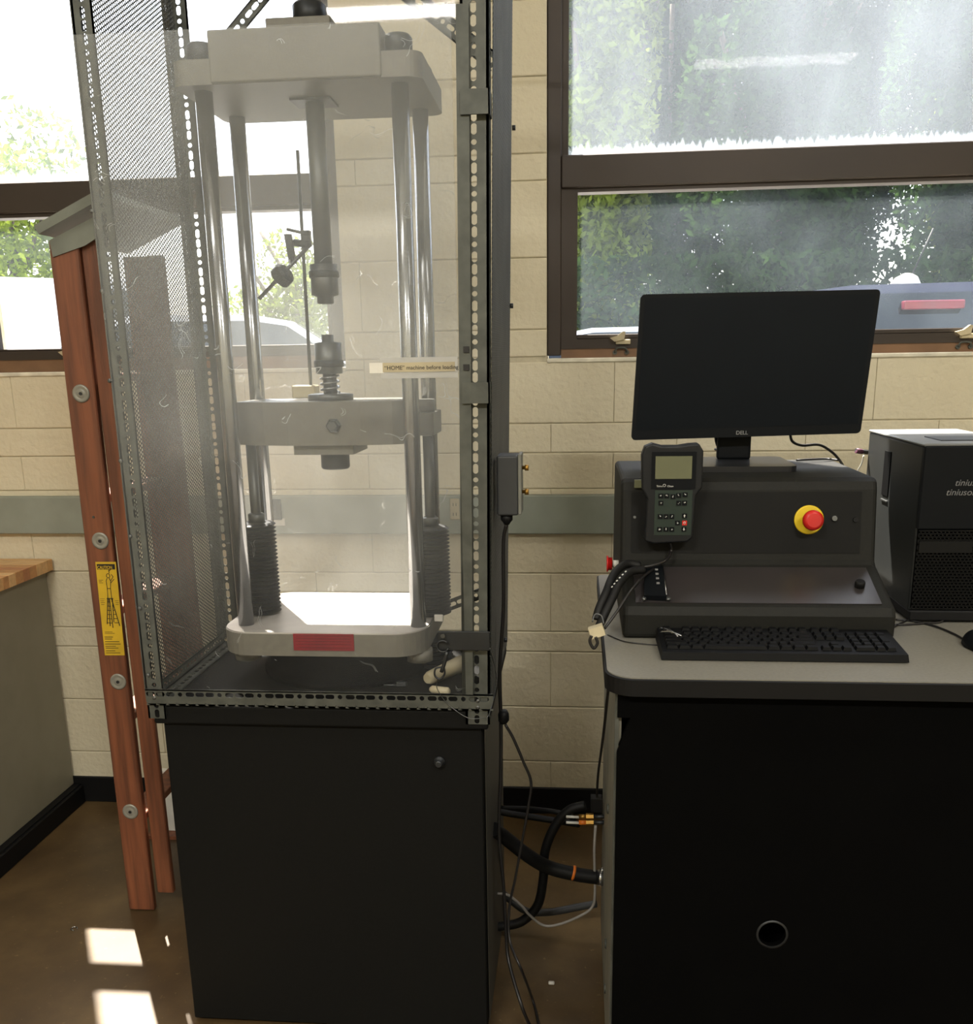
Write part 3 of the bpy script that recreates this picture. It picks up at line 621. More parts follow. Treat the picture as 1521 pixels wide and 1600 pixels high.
c = at(686, 966, 'y', 2.24); tag(MB().box(c.x-.011, c.x+.011, 2.236, 2.240, c.z-.008, c.z+.010, ch=.002).build('paper_tag', M_tape), 'small white paper tag stuck to the right rubber bellows', 'tag')

# switch box on the cage side
sb = thing('switch_box', 'grey electrical box with two brass terminals on the right side of the cage', 'electrical box', (-.15, 2.06, 1.27))
MB().box(-.169, -.124, 2.04, 2.11, 1.272, 1.398, ch=.004).build('box_body', mat('box_grey', (46, 48, 50), .5), sb)
MB().box(-.124, -.117, 2.042, 2.112, 1.274, 1.400, ch=.001).build('box_lid', mat('box_lid', (112, 112, 104), .5), sb)
for z in (1.370, 1.319): MB().lathe((-.117, 2.07, z), (1, 0, 0), [(.004, 0), (.004, .006), (.0065, .006), (.0065, .014)], 10).build('terminal', M_brass, sb)
MB().lathe((-.150, 2.06, 1.272), (0, 0, -1), [(.013, 0), (.013, .012), (.008, .018), (.006, .022)], 12).build('cable_gland', M_cove, sb)
hy = 2.12
hp = lambda px, py, y=hy: at(px, py, 'y', y)
m_ = MB(); m_.tube([(-.150, 2.06, 1.252), hp(787, 850, 2.07), hp(787, 950, 2.08), hp(781, 1050, 2.1), hp(783, 1120), hp(783, 1200), hp(780, 1300), hp(787, 1380), hp(791, 1450), hp(795, 1500, 2.1), hp(815, 1570, 2.02), at(832, 1612, 'z', .010), at(860, 1680, 'z', .009)], .0042, 8, 6)
tag(m_.build('power_cord', M_cable), 'black cord dropping from the grey electrical box to the floor', 'cord')
m_ = MB(); m_.tube([hp(790, 1132), hp(803, 1155), hp(818, 1190), hp(830, 1222), hp(826, 1260), hp(815, 1320), hp(806, 1370), hp(796, 1420), hp(797, 1470, 2.1), hp(815, 1515, 2.05), at(832, 1560, 'z', .012), at(842, 1600, 'z', .008), at(850, 1650, 'z', .008), at(855, 1700, 'z', .008)], .0034, 8, 6)
tag(m_.build('power_cord', M_cable), 'thin dark cord bowing right from the black plug beside the cabinet', 'cord')
pg = thing('cord_plug', 'round black plug connector on the cord beside the machine cabinet', 'plug', hp(788, 1130))
MB().lathe(hp(787, 1130), (hp(787, 1105)-hp(787, 1130)), [(.008, 0), (.012, .006), (.013, .022), (.009, .032)], 14).build('plug_body', M_cove, pg)
MB().lathe(hp(789, 1122), (1, 0, 0), [(.009, -.006), (.010, .002), (.006, .010)], 12).build('locking_ring', M_cove, pg)

# ------------------------------------------------------------------ hoses between machine and desk
H2 = 2.30; h = lambda px, py, y=H2: at(px, py, 'y', y)
def hose(pts, r, label, m=M_rubber, cat='hose', name='hydraulic_hose', grp=None): 
    m_ = MB(); m_.tube(pts, r, 12, 8); return tag(m_.build(name, m), label, cat, grp)
XW = -.203
def hin(px, py): p_ = at(px, py, 'x', XW); return p_
hose([Vector((XW, 2.22, h(760, 1300).z+.05)), h(785, 1305, 2.25), h(820, 1333, 2.27), h(855, 1354), h(900, 1366), h(934, 1371)], .0185, 'thickest black hydraulic hose sloping right to the desk clamp')
hose([h(915, 1258, 2.34), h(890, 1266, 2.34), h(868, 1290, 2.34), h(852, 1330, 2.34), h(849, 1375, 2.34), h(840, 1415, 2.34), h(815, 1440, 2.33), h(785, 1447, 2.32), Vector((XW, 2.32, h(765, 1447, 2.32).z))], .0125, 'black hydraulic hose curving down in a half loop to the cabinet foot')
hose([Vector((XW, 2.4, h(775, 1268, 2.4).z)), h(800, 1272, 2.4), h(840, 1278, 2.4), h(880, 1284, 2.4), h(905, 1288, 2.38)], .009, 'thin black hose running level to the brass fittings')
hose([Vector((XW, 2.45, h(775, 1262, 2.45).z)), h(830, 1264, 2.45), h(875, 1270, 2.42), h(900, 1280, 2.4)], .007, 'thinner black hose just above the level hose to the brass fittings')
hose([Vector((XW, 2.48, h(770, 1395, 2.48).z)), h(800, 1408, 2.48), h(825, 1424, 2.47), h(860, 1425, 2.46), h(900, 1418, 2.45), h(932, 1412, 2.44)], .0105, 'dull grey hose lying low behind the half loop hose', mat('hose_grey', (52, 54, 56), .5))
hose([Vector((XW, 2.30, h(775, 1396).z)), h(795, 1399), h(815, 1415), h(828, 1430), h(850, 1446), h(875, 1444), h(905, 1432), h(925, 1418), h(930, 1395), h(929, 1330), h(931, 1290)], .0035, 'pale grey cable sagging under the hoses to the desk side', M_gcable, 'cable', 'grey_cable')
hose([at(951, 1075, 'y', 1.80), at(943, 1150, 'y', 2.0), at(935, 1210, 'y', 2.2), h(933, 1245, 2.3)], .003, 'thin dark cable hanging down the left side of the desk', M_cable, 'cable', 'side_cable')
hb = MB(); c = h(896, 1364); c2 = h(900, 1365); d = (c2-c).normalized(); hb.lathe(c-d*.003, d, [(.0192, 0), (.0198, .003), (.0192, .007)], 18); tag(hb.build('hose_tie', M_orange), 'tan tie wrapped round the thickest hydraulic hose', 'tie')
# fittings on the desk's left side
ft = thing('hose_fittings', 'cluster of brass and orange push fittings on the left side of the desk', 'fittings', h(925, 1290, 2.30))
MB().obox(h(932, 1255, 2.32), (1,0,0), (0,1,0), (0,0,1), .014, .016, .018).build('valve_block', M_cove, ft)
for py, mm in ((1276, M_brass), (1285, M_orange)):
    MB().cyl(h(885, py, 2.31), h(906, py+1, 2.31), .0035, 8).build('white_tube', M_white, ft)
    MB().cyl(h(905, py, 2.31), h(918, py, 2.31), .0065, 10).build('push_ring', mm, ft)
    MB().cyl(h(916, py, 2.31), h(928, py, 2.31), .0085, 6, smooth=False).build('brass_nut', M_brass, ft)
    MB().cyl(h(927, py, 2.31), h(951, py, 2.31), .0055, 10).build('stem', M_dsteel, ft)
cl = thing('hose_clamp', 'shiny steel clamp where the thickest hose enters the desk side', 'clamp', h(940, 1375, 2.29))
c = h(934, 1371, 2.295); MB().lathe(c, (1, 0, 0), [(.021, 0), (.021, .014), (.015, .018), (.015, .030)], 18).build('band', M_chrome, cl)
MB().cyl(c+Vector((.006, -.004, .024)), c+Vector((.018, -.004, .024)), .006, 8).build('clamp_screw', M_chrome, cl)

# ------------------------------------------------------------------ step ladder
LY = 2.50
ld = thing('step_ladder', 'folded wooden step ladder standing behind the cage at the left', 'ladder', (-1.28, 2.62, 0))
lq = lambda px, py, y=LY: at(px, py, 'y', y)
def railbar(x0, x1, z0, z1, ya, yb, tl=0.0, nm='rail'):
    m_ = MB(); m_.box(x0, x1, ya, yb, z0, z1, ch=.003); m_.map(lambda p: Vector((p.x+(p.z)*tl, p.y, p.z))); return m_.build(nm, M_rail, ld)
railbar(-1.336, -1.258, .002, 1.90, LY, LY+.022); railbar(-1.336, -1.258, .002, 1.90, LY+.42, LY+.442)
railbar(-1.247, -1.197, .055, 1.90, LY+.012, LY+.032, -.006); railbar(-1.247, -1.197, .055, 1.90, LY+.40, LY+.42, -.006)
for z in (.30, .615, .93, 1.245, 1.56): MB().box(-1.33, -1.263, LY+.024, LY+.418, z-.012, z+.010, ch=.002).build('step', M_rail, ld)
for py, px in ((615, 127), (845, 157), (1065, 185), (1268, 204)):
    c = lq(px, py); w_ = MB().lathe((c.x, LY, c.z), (0, -1, 0), [(.0235, 0), (.0235, .002), (.019, .0035), (.015, .0015), (.011, .0015), (.008, .003)], 28).build('rod_washer', mat('washer_zinc', (150, 148, 138), .4, .3), ld)
    MB().lathe((c.x, LY-.002, c.z), (0, -1, 0), [(.0045, 0), (.0045, .003)], 10).build('rod_end', M_dsteel, ld)
c = lq(146, 808); MB().lathe((c.x, LY, c.z), (0, -1, 0), [(.004, 0), (.003, .002)], 8).build('rivet', M_galv, ld)
# cap with its metal end bracket
a = lq(68, 352); b = lq(160, 300); d = (b-a).normalized(); n_ = Vector((0, 1, 0)).cross(d); n_ = n_ if n_.z > 0 else -n_
a3, b3 = a-n_*.011, b-n_*.011
MB().obox((a3+b3)/2+Vector((0, .22, 0)), d, (0, 1, 0), n_, (b-a).length/2+.01, .25, .011).build('top_cap', mat('cap_grey', (118, 122, 112), .55), ld)
e0, e1, e2, e3, e4 = lq(78, 376), lq(150, 338), lq(152, 372), lq(134, 384), lq(84, 402)
MB().prism([(v.x, v.z) for v in (e0, e1, e2, e3, e4)], 'y', LY-.004, LY).build('end_bracket', mat('bracket_grey', (122, 126, 116), .5), ld)
# caution label
la, lb, lc_, ldn = lq(149, 878, LY-.001), lq(181, 878, LY-.001), lq(195, 1024, LY-.001), lq(164, 1024, LY-.001)
lab_ = MB().prism([(v.x, v.z) for v in (la, lb, lc_, ldn)], 'y', LY-.0012, LY-.0003).build('caution_label', M_label, ld)
def LP(u, v): # u across, v down
    t_, b_ = la+(lb-la)*u, ldn+(lc_-ldn)*u; r = t_+(b_-t_)*v; return Vector((r.x, LY-.0016, r.z))
ink = MB()
def seg(u0, v0, u1, v1, wdt=.0009):
    a, b = LP(u0, v0), LP(u1, v1); d = b-a; nn = Vector((0, 1, 0)).cross(d).normalized()*wdt; k = len(ink.v)
    ink.add([a-nn, a+nn, b+nn, b-nn, a-nn+Vector((0,.0005,0)), a+nn+Vector((0,.0005,0)), b+nn+Vector((0,.0005,0)), b-nn+Vector((0,.0005,0))], [(0,1,2,3),(7,6,5,4),(0,4,5,1),(1,5,6,2),(2,6,7,3),(3,7,4,0)])
for q_ in (((.42, .39), (.28, .66)), ((.52, .39), (.55, .70)), ((.62, .39), (.9, .68)), ((.66, .39), (.62, .64)), ((.47, .39), (.42, .68))): seg(*q_[0], *q_[1], .0012)
for i in range(6):
    v = .42+i*.045; seg(.41-.023*i, v, .53+.004*i, v+.004); seg(.6+.01*i, v, .66+.045*i, v)
seg(.38, .385, .70, .385, .0012)
for q_ in ((.46,.28,.44,.385),(.62,.28,.63,.385),(.44,.20,.46,.28),(.66,.20,.62,.28),(.44,.20,.50,.17),(.66,.20,.60,.17),(.46,.28,.62,.28),(.66,.20,.80,.155),(.80,.155,.72,.13),(.66,.22,.84,.18),(.60,.10,.76,.07),(.62,.12,.62,.07)): seg(*q_)
for i in range(12):
    t0 = 2*PI*i/12; t1 = 2*PI*(i+1)/12; seg(.56+.085*math.cos(t0), .145+.022*math.sin(t0), .56+.085*math.cos(t1), .145+.022*math.sin(t1))
for v, u0, u1 in ((.19,.08,.3),(.205,.08,.22),(.22,.08,.28),(.39,.05,.28),(.41,.05,.25),(.43,.06,.27),(.45,.08,.24),(.41,.78,.95),(.43,.8,.96),(.45,.8,.94),(.745,.12,.5),(.76,.12,.6)): seg(u0, v, u1, v, .0005)
for v, u1 in ((.80,.5),(.82,.45),(.85,.8),(.875,.85),(.90,.6),(.92,.72),(.95,.55),(.972,.8)): seg(.08, v, u1, v, .0008)
ink.add([LP(.06, .022), LP(.94, .022), LP(.94, .078), LP(.06, .078)], [(0, 1, 2, 3)]); ink.build('label_print', M_ink, ld)
o_ = LP(.08, .074); xd = LP(.94, .05)-LP(.06, .05); text('caution_lettering', 'CAUTION', .0130, M_label, ld, o_+Vector((0, -.0004, 0)), xdir=xd, ydir=xd.cross(Vector((0, 1, 0))), depth=.0002, sx=.72, bold=.0002)
# white board pieces leaning by the wall behind the cabinet
pb = at(262, 1205, 'y', 3.05)
tag(MB().box(pb.x-.03, pb.x+.22, 2.98, 3.0, .012, .24, ch=.002).build('white_board', M_white), 'white board propped on the floor behind the machine cabinet, beside the ladder', 'board')
tag(MB().box(pb.x-.05, pb.x+.24, 2.94, 3.02, 0, .012).build('wood_strip', M_rail), 'narrow wooden strip on the floor under the white board', 'strip')

# ------------------------------------------------------------------ desk
ZD = 1.05
dk = thing('console_desk', 'tall black-fronted desk with a grey laminate top and rounded corner', 'desk', (.75, 2.05, 0))
MB().prism(rrect(.052, 1.55, 1.628, 2.47, .05, 8, rs=(0, .02, .055, 0)), 'z', ZD-.032, ZD-.002).build('edge_band', M_cove, dk)
MB().prism(rrect(.056, 1.548, 1.636, 2.468, .05, 8, rs=(0, .02, .052, 0)), 'z', ZD-.002, ZD).build('desk_top', M_desk, dk)
fp = MB(); x0, x1, zf0, zf1, hx_, hz_, hr = .075, 1.53, .01, ZD-.032, at(1207, 1460, 'y', 1.655).x, at(1207, 1460, 'y', 1.655).z, .0265
ring = []; N = 32
def front(y):
    pts = []
    for i in range(N):
        a = 2*PI*(i+.5)/N; pts.append((hx_+hr*math.cos(a), y, hz_+hr*math.sin(a)))
    out = []
    for i in range(N):
        a = 2*PI*(i+.5)/N; c_, s2 = math.cos(a), math.sin(a); t_ = min(((x1-hx_)/c_ if c_ > 1e-6 else (x0-hx_)/c_ if c_ < -1e-6 else 9e9), ((zf1-hz_)/s2 if s2 > 1e-6 else (zf0-hz_)/s2 if s2 < -1e-6 else 9e9)); out.append((hx_+t_*c_, y, hz_+t_*s2))
    return pts+out
V = front(1.655)+front(1.67); Fc = []
for i in range(N):
    j = (i+1) % N
    Fc += [(i, j, N+j, N+i), (2*N+i, 2*N+j, 3*N+j, 3*N+i), (i, j, 2*N+j, 2*N+i), (N+i, N+j, 3*N+j, 3*N+i)]
fp.add(V, Fc)
fp.box(x0, x0+.05, 1.6552, 1.6698, zf0, zf0+.05); fp.box(x0, x0+.05, 1.6552, 1.6698, zf1-.05, zf1); fp.box(x1-.05, x1, 1.6552, 1.6698, zf1-.05, zf1); fp.box(x1-.05, x1, 1.6552, 1.6698, zf0, zf0+.05)
MB().box(x0+.01, x1-.01, 1.74, 1.745, .06, ZD-.034).build('hole_shade_panel', M_black, dk); fpo = fp.build('front_panel', M_black, dk)  # black sheet added behind the hole to stand for the shade inside
MB().lathe((hx_, 1.6555, hz_), (0, -1, 0), [(hr-.001, 0), (hr+.003, 0), (hr+.003, .0015), (hr-.001, .0015)], 32, caps=False).build('hole_rim', M_dsteel, dk)
MB().box(.075, .083, 1.67, 2.44, .06, ZD-.032).build('side_panel', M_deskside, dk)
MB().box(.071, .078, 1.662, 1.674, .06, ZD-.034).build('corner_trim', M_galv, dk)
MB().box(1.52, 1.53, 1.67, 2.44, .06, ZD-.032).build('side_panel', M_deskside, dk)
MB().box(.083, 1.52, 2.42, 2.43, .06, ZD-.032).build('back_panel', M_black, dk)
MB().box(.085, 1.52, 1.68, 2.41, .03, .05).build('bottom_shelf', M_black, dk)
for x in (.10, 1.48):
    for y in (1.72, 2.36): MB().box(x-.015, x+.015, y-.02, y+.02, 0, .03).build('foot', M_cove, dk)
for zc in (.62, .28, .16): MB().lathe((.075, 2.0, zc), (-1, 0, 0), [(.012, 0), (.010, .004)], 12).build('port', M_galv, dk)

# ------------------------------------------------------------------ console
cn = thing('control_console', 'olive-grey sloped control console on the desk carrying the monitor', 'console', (.35, 2.15, ZD))
X0, X1, ZT2 = .092, .617, 1.345
prof = [(1.880, ZD+.0005), (1.876, 1.10), (1.884, 1.116), (2.030, 1.170), (2.040, 1.178), (2.062, 1.322), (2.068, 1.338), (2.082, ZT2), (2.43, ZT2), (2.44, 1.335), (2.44, ZD+.0005)]
prof = [(a, b) for a, b in prof]
m_ = MB().prism(prof, 'x', X0, X1); body = m_.build('housing', M_con, cn)
bev = body.modifiers.new('b', 'BEVEL'); bev.width = .010; bev.segments = 3; bev.angle_limit = math.radians(50)
def onface(px, py, y): return at(px, py, 'y', y)
# upper panel lies on the near-vertical face, from (2.043,1.19) to (2.060,1.315)
def upf(x, s, o=0.0): # s 0..1 up the face
    return Vector((x, 2.0425+(2.0615-2.0425)*s-o, 1.192+(1.318-1.192)*s))
ux = [at(988, 765, 'y', 2.05).x, at(1350, 765, 'y', 2.05).x]
def quadplate(pts, th, name, m, par, nrm):
    nrm = Vector(nrm).normalized(); a = [Vector(p) for p in pts]; b = [p+nrm*th for p in a]
    return MB().add(a+b, [(0,3,2,1),(4,5,6,7),(0,1,5,4),(1,2,6,5),(2,3,7,6),(3,0,4,7)]).build(name, m, par)
quadplate([upf(ux[0], .0), upf(ux[1], .0), upf(ux[1], 1), upf(ux[0], 1)], .0018, 'upper_panel', M_conp, cn, (0, -1, .13))
def lof(x, s, o=0.0): return Vector((x, 1.892+(2.022-1.892)*s, 1.1190+(1.1672-1.1190)*s+o))
quadplate([lof(.118, .02), lof(.592, .02), lof(.592, .97), lof(.118, .97)], .0018, 'sloped_panel', mat('slope_panel', (46, 42, 42), .3, var=(42, 39, 39)), cn, (0, -.35, .94))
c = at(1264, 812, 'y', 2.052); nrm = Vector((0, -1, .13)).normalized()
es = MB().lathe(c, nrm, [(.030, 0), (.030, .004), (.028, .005)], 32).build('stop_collar', M_yel, cn)
MB().lathe(c+nrm*.005, nrm, [(.012, 0), (.012, .022), (.019, .026), (.021, .032), (.020, .040), (.014, .045)], 24).build('stop_button', M_red, cn)
c = at(1304, 810, 'y', 2.052); MB().lathe(c, nrm, [(.0065, 0), (.0065, .004), (.005, .006)], 16).build('indicator_lamp', M_steel, cn)
c = at(1337, 812, 'y', 2.052); MB().lathe(c, nrm, [(.0055, 0), (.005, .005)], 14).build('lock_screw', M_cove, cn)
c = at(992, 808, 'y', 2.052); MB().lathe(c, nrm, [(.003, 0), (.003, .002)], 10).build('lock_screw', M_steel, cn)
c = lof(.563, .45, .002); MB().lathe(c, (0, -.3, 1), [(.010, 0), (.010, .010), (.0085, .013)], 14).build('panel_knob', M_cove, cn)
a, b = at(992, 750, 'y', 2.055), at(1007, 762, 'y', 2.055); MB().box(a.x, b.x, 2.053, 2.0635, b.z, a.z).build('inventory_tag', M_lcd, cn)
# red side stop button
c = Vector((X0, 2.12, at(952, 886, 'x', X0).z)); c.z = 1.152
sbn = MB().lathe(c, (-1, 0, 0), [(.008, 0), (.008, .014)], 14).build('side_button_stem', M_white, cn)
MB().lathe(c-Vector((.014, 0, 0)), (-1, 0, 0), [(.014, 0), (.014, .008), (.018, .009), (.018, .012)], 18).build('side_stop_button', M_red, cn)
# port strip
ps = thing('port_strip', 'small black port strip with sockets lying on the console slope at its left', 'port strip', lof(.15, .4))
quadplate([lof(.134, .07, .002), lof(.178, .05, .002), lof(.178, .86, .002), (lof(.140, .86, .002))], .012, 'strip_body', M_bez, ps, (0, -.35, .94))
m_ = MB(); m_.tube([lof(.178, .05, .015), lof(.178, .9, .015)], .0012, 6, 1); m_.build('wire_edge', M_chrome, ps)
for s_i in (.35, .48, .6, .72): c = lof(.164, s_i, .0145); MB().box(c.x-.003, c.x+.003, c.y-.003, c.y+.003, c.z-.001, c.z+.0022).build('socket', M_gtxt, ps)
for x in (.134, .182): MB().lathe(lof(x, .04, .006), (0, -.3, 1), [(.005, 0), (.004, .004)], 10).build('corner_loop', M_steel, ps)
# braided conduits over the left edge
def cz(px, py, y): return at(px, py, 'y', y)
hose([cz(1000, 884, 1.98), cz(978, 882, 1.97), cz(960, 897, 1.93), cz(948, 925, 1.88), cz(937, 950, 1.86), cz(932, 968, 1.85)], .0085, 'upper black braided conduit bending over the left side of the console', M_rubber, 'conduit', 'braided_conduit')
hose([cz(1006, 890, 1.96), cz(985, 894, 1.94), cz(968, 912, 1.90), cz(957, 935, 1.87), cz(946, 958, 1.85), cz(936, 980, 1.84)], .0085, 'lower black braided conduit with a row of white flecks over the console side', M_rubber, 'conduit', 'braided_conduit')
fl = MB()
for i in range(14):
    t_ = i/13; px = 978+(942-978)*t_-8*math.sin(t_*PI); py = 893+(955-893)*t_; c = cz(px, py, 1.905-.05*t_); fl.obox(c, (1, .3, .5), (0, 1, 0), (-.5, 0, 1), .0018, .001, .001)
fl.build('fleck', M_txt, bpy.data.objects['braided_conduit.001'])
hose([lof(.158, .72, .016), cz(1005, 902, 1.94), cz(985, 925, 1.88), cz(965, 955, 1.84), cz(945, 982, 1.82)], .0028, 'thin grey lead arching from the port strip to the white adaptor', M_cable, 'lead', 'thin_lead')
ad = thing('cable_adaptor', 'cream cable adaptor block hanging at the desk corner', 'adaptor', cz(935, 985, 1.80))
MB().obox(cz(933, 986, 1.80), (1, 0, .35), (0, 1, 0), (-.35, 0, 1), .014, .010, .010).build('adaptor_shell', M_cream, ad)
m_ = MB(); m_.tube([cz(925, 993, 1.79), cz(922, 1002, 1.79), cz(928, 1013, 1.79), cz(934, 1005, 1.79), cz(931, 995, 1.79)], .0030, 8, 5); m_.build('dark_loop', M_cable, ad)
m_ = MB(); m_.tube([cz(926, 972, 1.80), cz(930, 960, 1.81), cz(940, 962, 1.81), cz(944, 975, 1.80)], .0014, 6, 5); m_.build('wire_loop', M_steel, ad)
m_ = MB(); m_.tube([p(950, 992, ZD+.002), p(975, 1002, ZD+.002), p(1005, 1006, ZD+.002), p(1030, 1008, ZD+.002)], .0013, 6, 6); tag(m_.build('desk_wire', M_cable), 'thin wire lying on the desk left of the keyboard', 'wire')

# pendant
pd = thing('hand_pendant', 'black handheld control pendant with olive screen leaning on the console front', 'control pendant', (.19, 2.0, 1.22))
yp = 2.0; pq = lambda px, py, y=yp: at(px, py, 'y', y)
out = [(1008,846),(1022,850),(1075,847),(1083,840),(1088,775),(1098,762),(1100,705),(1093,693),(1078,694),(1060,697),(1035,697),(1020,693),(1008,698),(1003,712),(1004,765),(1012,780)]
pts = [(pq(*o).x, pq(*o).z) for o in out]
b_ = MB().prism(pts, 'y', yp, yp+.034).build('pendant_case', M_pbody, pd)
bv = b_.modifiers.new('b', 'BEVEL'); bv.width = .004; bv.segments = 3; bv.limit_method = 'ANGLE'; bv.angle_limit = math.radians(60)
def pc(px0, py0, px1, py1, y0, th, m, name, par=pd): a, b = at(px0, py0, 'y', y0), at(px1, py1, 'y', y0); return MB().box(a.x, b.x, y0-th, y0, b.z, a.z).build(name, m, par)
pc(1019, 706, 1087, 764, yp, .0012, M_bez, 'screen_bezel'); pc(1025, 713, 1081, 748, yp-.0012, .0008, M_lcd, 'lcd_screen')
pc(1024, 766, 1080, 836, yp, .0010, M_pgreen, 'keypad'); pc(1024, 751, 1080, 765, yp, .0011, M_bez, 'brand_strip')
a = at(1026, 761, 'y', yp-.0014); text('brand_lettering', 'Tinius', .0052, M_txt, pd, a, depth=.0002); a = at(1043, 761, 'y', yp-.0014); text('brand_lettering', 'Olsen', .0052, M_txt, pd, a, depth=.0002)
c = at(1038.5, 758.5, 'y', yp-.0012); MB().lathe(c, (0, -1, 0), [(.0022, 0), (.0030, 0), (.0030, .0004), (.0022, .0004)], 14, caps=False).build('brand_ring', M_txt, pd)
keys = [(1033,775),(1042,775),(1052,776),(1061,774),(1071,773),(1033,786),(1061,786),(1070,786),(1032,807),(1041,807),(1050,807),(1070,806),(1059,817),(1070,817),(1031,827),(1041,827),(1050,827),(1069,827)]
for i, (px, py) in enumerate(keys):
    mm = M_bez
    if i == 13: mm = M_red
    kk = pc(px-3.6, py-3.6, px+3.6, py+3.6, yp-.001, .0018, mm, 'button')
    c = at(px, py, 'y', yp-.003); g_ = MB()
    if i in (11, 17):
        s2 = 1 if i == 11 else -1
        g_.prism([(c.x-.0024, c.z), (c.x, c.z+.003*s2), (c.x+.0024, c.z)], 'y', c.y-.0003, c.y+.0001); g_.box(c.x-.001, c.x+.001, c.y-.0003, c.y+.0001, c.z-.003*s2, c.z)
    elif i == 13: g_.lathe(c, (0, -1, 0), [(.0016, 0), (.0026, 0), (.0026, .0004), (.0016, .0004)], 12, caps=False)
    else:
        for _ in range(3):
            dx, dz = random.uniform(-.0018, .0012), random.uniform(-.002, .0015); g_.box(c.x+dx, c.x+dx+random.choice((.0008, .0018)), c.y-.0003, c.y+.0001, c.z+dz, c.z+dz+random.choice((.0008, .002)))
    g_.build('button_symbol', M_txt, pd)
m_ = MB(); m_.tube([pq(1048, 848, 2.015), pq(1049, 862, 2.02), pq(1040, 876, 1.99), pq(1018, 884, 1.97), pq(1002, 886, 1.965)], .0032, 8, 6); m_.build('pendant_cable', M_cable, pd)

# ------------------------------------------------------------------ monitor
ym = 2.285; mq = lambda px, py: at(px, py, 'y', ym)
mn = thing('computer_monitor', 'black widescreen monitor, switched off, standing on the console', 'monitor', (.40, 2.30, ZT2))
TL, TR, BRc, BL = mq(1002, 460), mq(1377, 452), mq(1345, 677), mq(987, 688)
mpts = [TL, TR, BRc, BL]
def mon(s, t_): a = TL+(TR-TL)*s; b = BL+(BRc-BL)*s; r = a+(b-a)*t_; return (r.x, r.z)
def rounded(s0, s1, t0, t1, r, n=4):
    o = []
    for cx, cy, a0 in ((s1, t0, 270), (s1, t1, 0), (s0, t1, 90), (s0, t0, 180)):
        for i in range(n+1):
            a = math.radians(a0+90*i/n); ccx = cx-r if cx == s1 else cx+r; ccy = cy-r*1.6 if cy == t1 else cy+r*1.6
            o.append(mon(ccx+r*math.cos(a), ccy+r*1.6*math.sin(a)))
    return o
MB().prism(rounded(0, 1, 0, 1, .018), 'y', ym, ym+.018).build('bezel', M_bez, mn)
MB().prism(rounded(.018, .982, .028, .93, .003), 'y', ym-.0008, ym+.001).build('screen', M_scr, mn)
c = mon(.46, .975); text('logo', 'DELL', .012, M_gtxt, mn, (c[0], ym-.001, c[1]-.002), depth=.0003, align='LEFT', bold=.0002)
bk = MB().prism(rounded(.12, .88, .12, .85, .03), 'y', ym+.018, ym+.045).build('rear_shell', M_bez, mn)
a, b = mq(1126, 670), mq(1180, 722); MB().box(a.x+.002, b.x-.002, ym+.046, ym+.07, ZT2+.012, 1.55, ch=.006).build('stand_neck', M_bez, mn)
MB().box(a.x, b.x, ym+.004, ym+.046, ZT2+.06, 1.50, ch=.004).build('neck_cover', M_bez, mn) if False else None
a, b = at(1068, 738, 'z', ZT2+.002), at(1247, 736, 'z', ZT2+.002)
MB().prism(rrect(.235, b.x, 2.175, 2.39, .02, 5), 'z', ZT2+.0005, ZT2+.013).build('stand_base', mat('stand_base', (30, 31, 34), .28), mn)
m_ = MB(); m_.tube([mon_p for mon_p in (Vector((at(1118, 684, 'y', 2.34).x, 2.34, at(1118, 680, 'y', 2.34).z)), at(1120, 692, 'y', 2.36), at(1124, 704, 'y', 2.38), Vector((.33, 2.40, ZT2+.03)))], .0032, 8, 5); m_.build('short_cable', M_cable, mn)
m_ = MB(); m_.tube([at(1235, 678, 'y', 2.34), at(1239, 690, 'y', 2.36), at(1254, 696, 'y', 2.38), at(1280, 695, 'y', 2.40), at(1300, 706, 'y', 2.42), at(1313, 720, 'y', 2.43), at(1322, 735, 'y', 2.46)], .0032, 8, 6)
tag(m_.build('monitor_cable', M_cable), 'black cable looping out from behind the lower right of the monitor', 'cable')
m_ = MB(); m_.tube([at(1245, 719, 'z', ZT2+.004), at(1290, 717, 'z', ZT2+.004), at(1310, 719, 'z', ZT2+.004)], .0025, 8, 6)
tag(m_.build('console_cable', M_cable), 'black cable lying flat along the rear edge of the console top', 'cable')

# ------------------------------------------------------------------ keyboard (every key a piece)
kbx0, kbx1, kby0, kby1 = .157, .600, 1.738, 1.873
kb = thing('keyboard', 'black full-size computer keyboard with number pad lying on the grey desk top', 'keyboard', ((kbx0+kbx1)/2, (kby0+kby1)/2, ZD))
def kz(y): return ZD+.017+(y-kby0)/(kby1-kby0)*.010
bm_ = MB(); bm_.add([(kbx0,kby0,ZD+.002),(kbx1,kby0,ZD+.002),(kbx1,kby1,ZD+.002),(kbx0,kby1,ZD+.002),(kbx0+.002,kby0+.002,ZD+.016),(kbx1-.002,kby0+.002,ZD+.016),(kbx1-.002,kby1-.002,ZD+.026),(kbx0+.002,kby1-.002,ZD+.026)],
    [(0,3,2,1),(4,5,6,7),(0,1,5,4),(1,2,6,5),(2,3,7,6),(3,0,4,7)]); bm_.build('keyboard_case', M_key, kb)
for fx in (kbx0+.04, kbx1-.04):
    for fy in (kby0+.01, kby1-.01): MB().box(fx-.01, fx+.01, fy-.004, fy+.004, ZD, ZD+.002).build('pad_foot', M_cove, kb)
keycache = {}
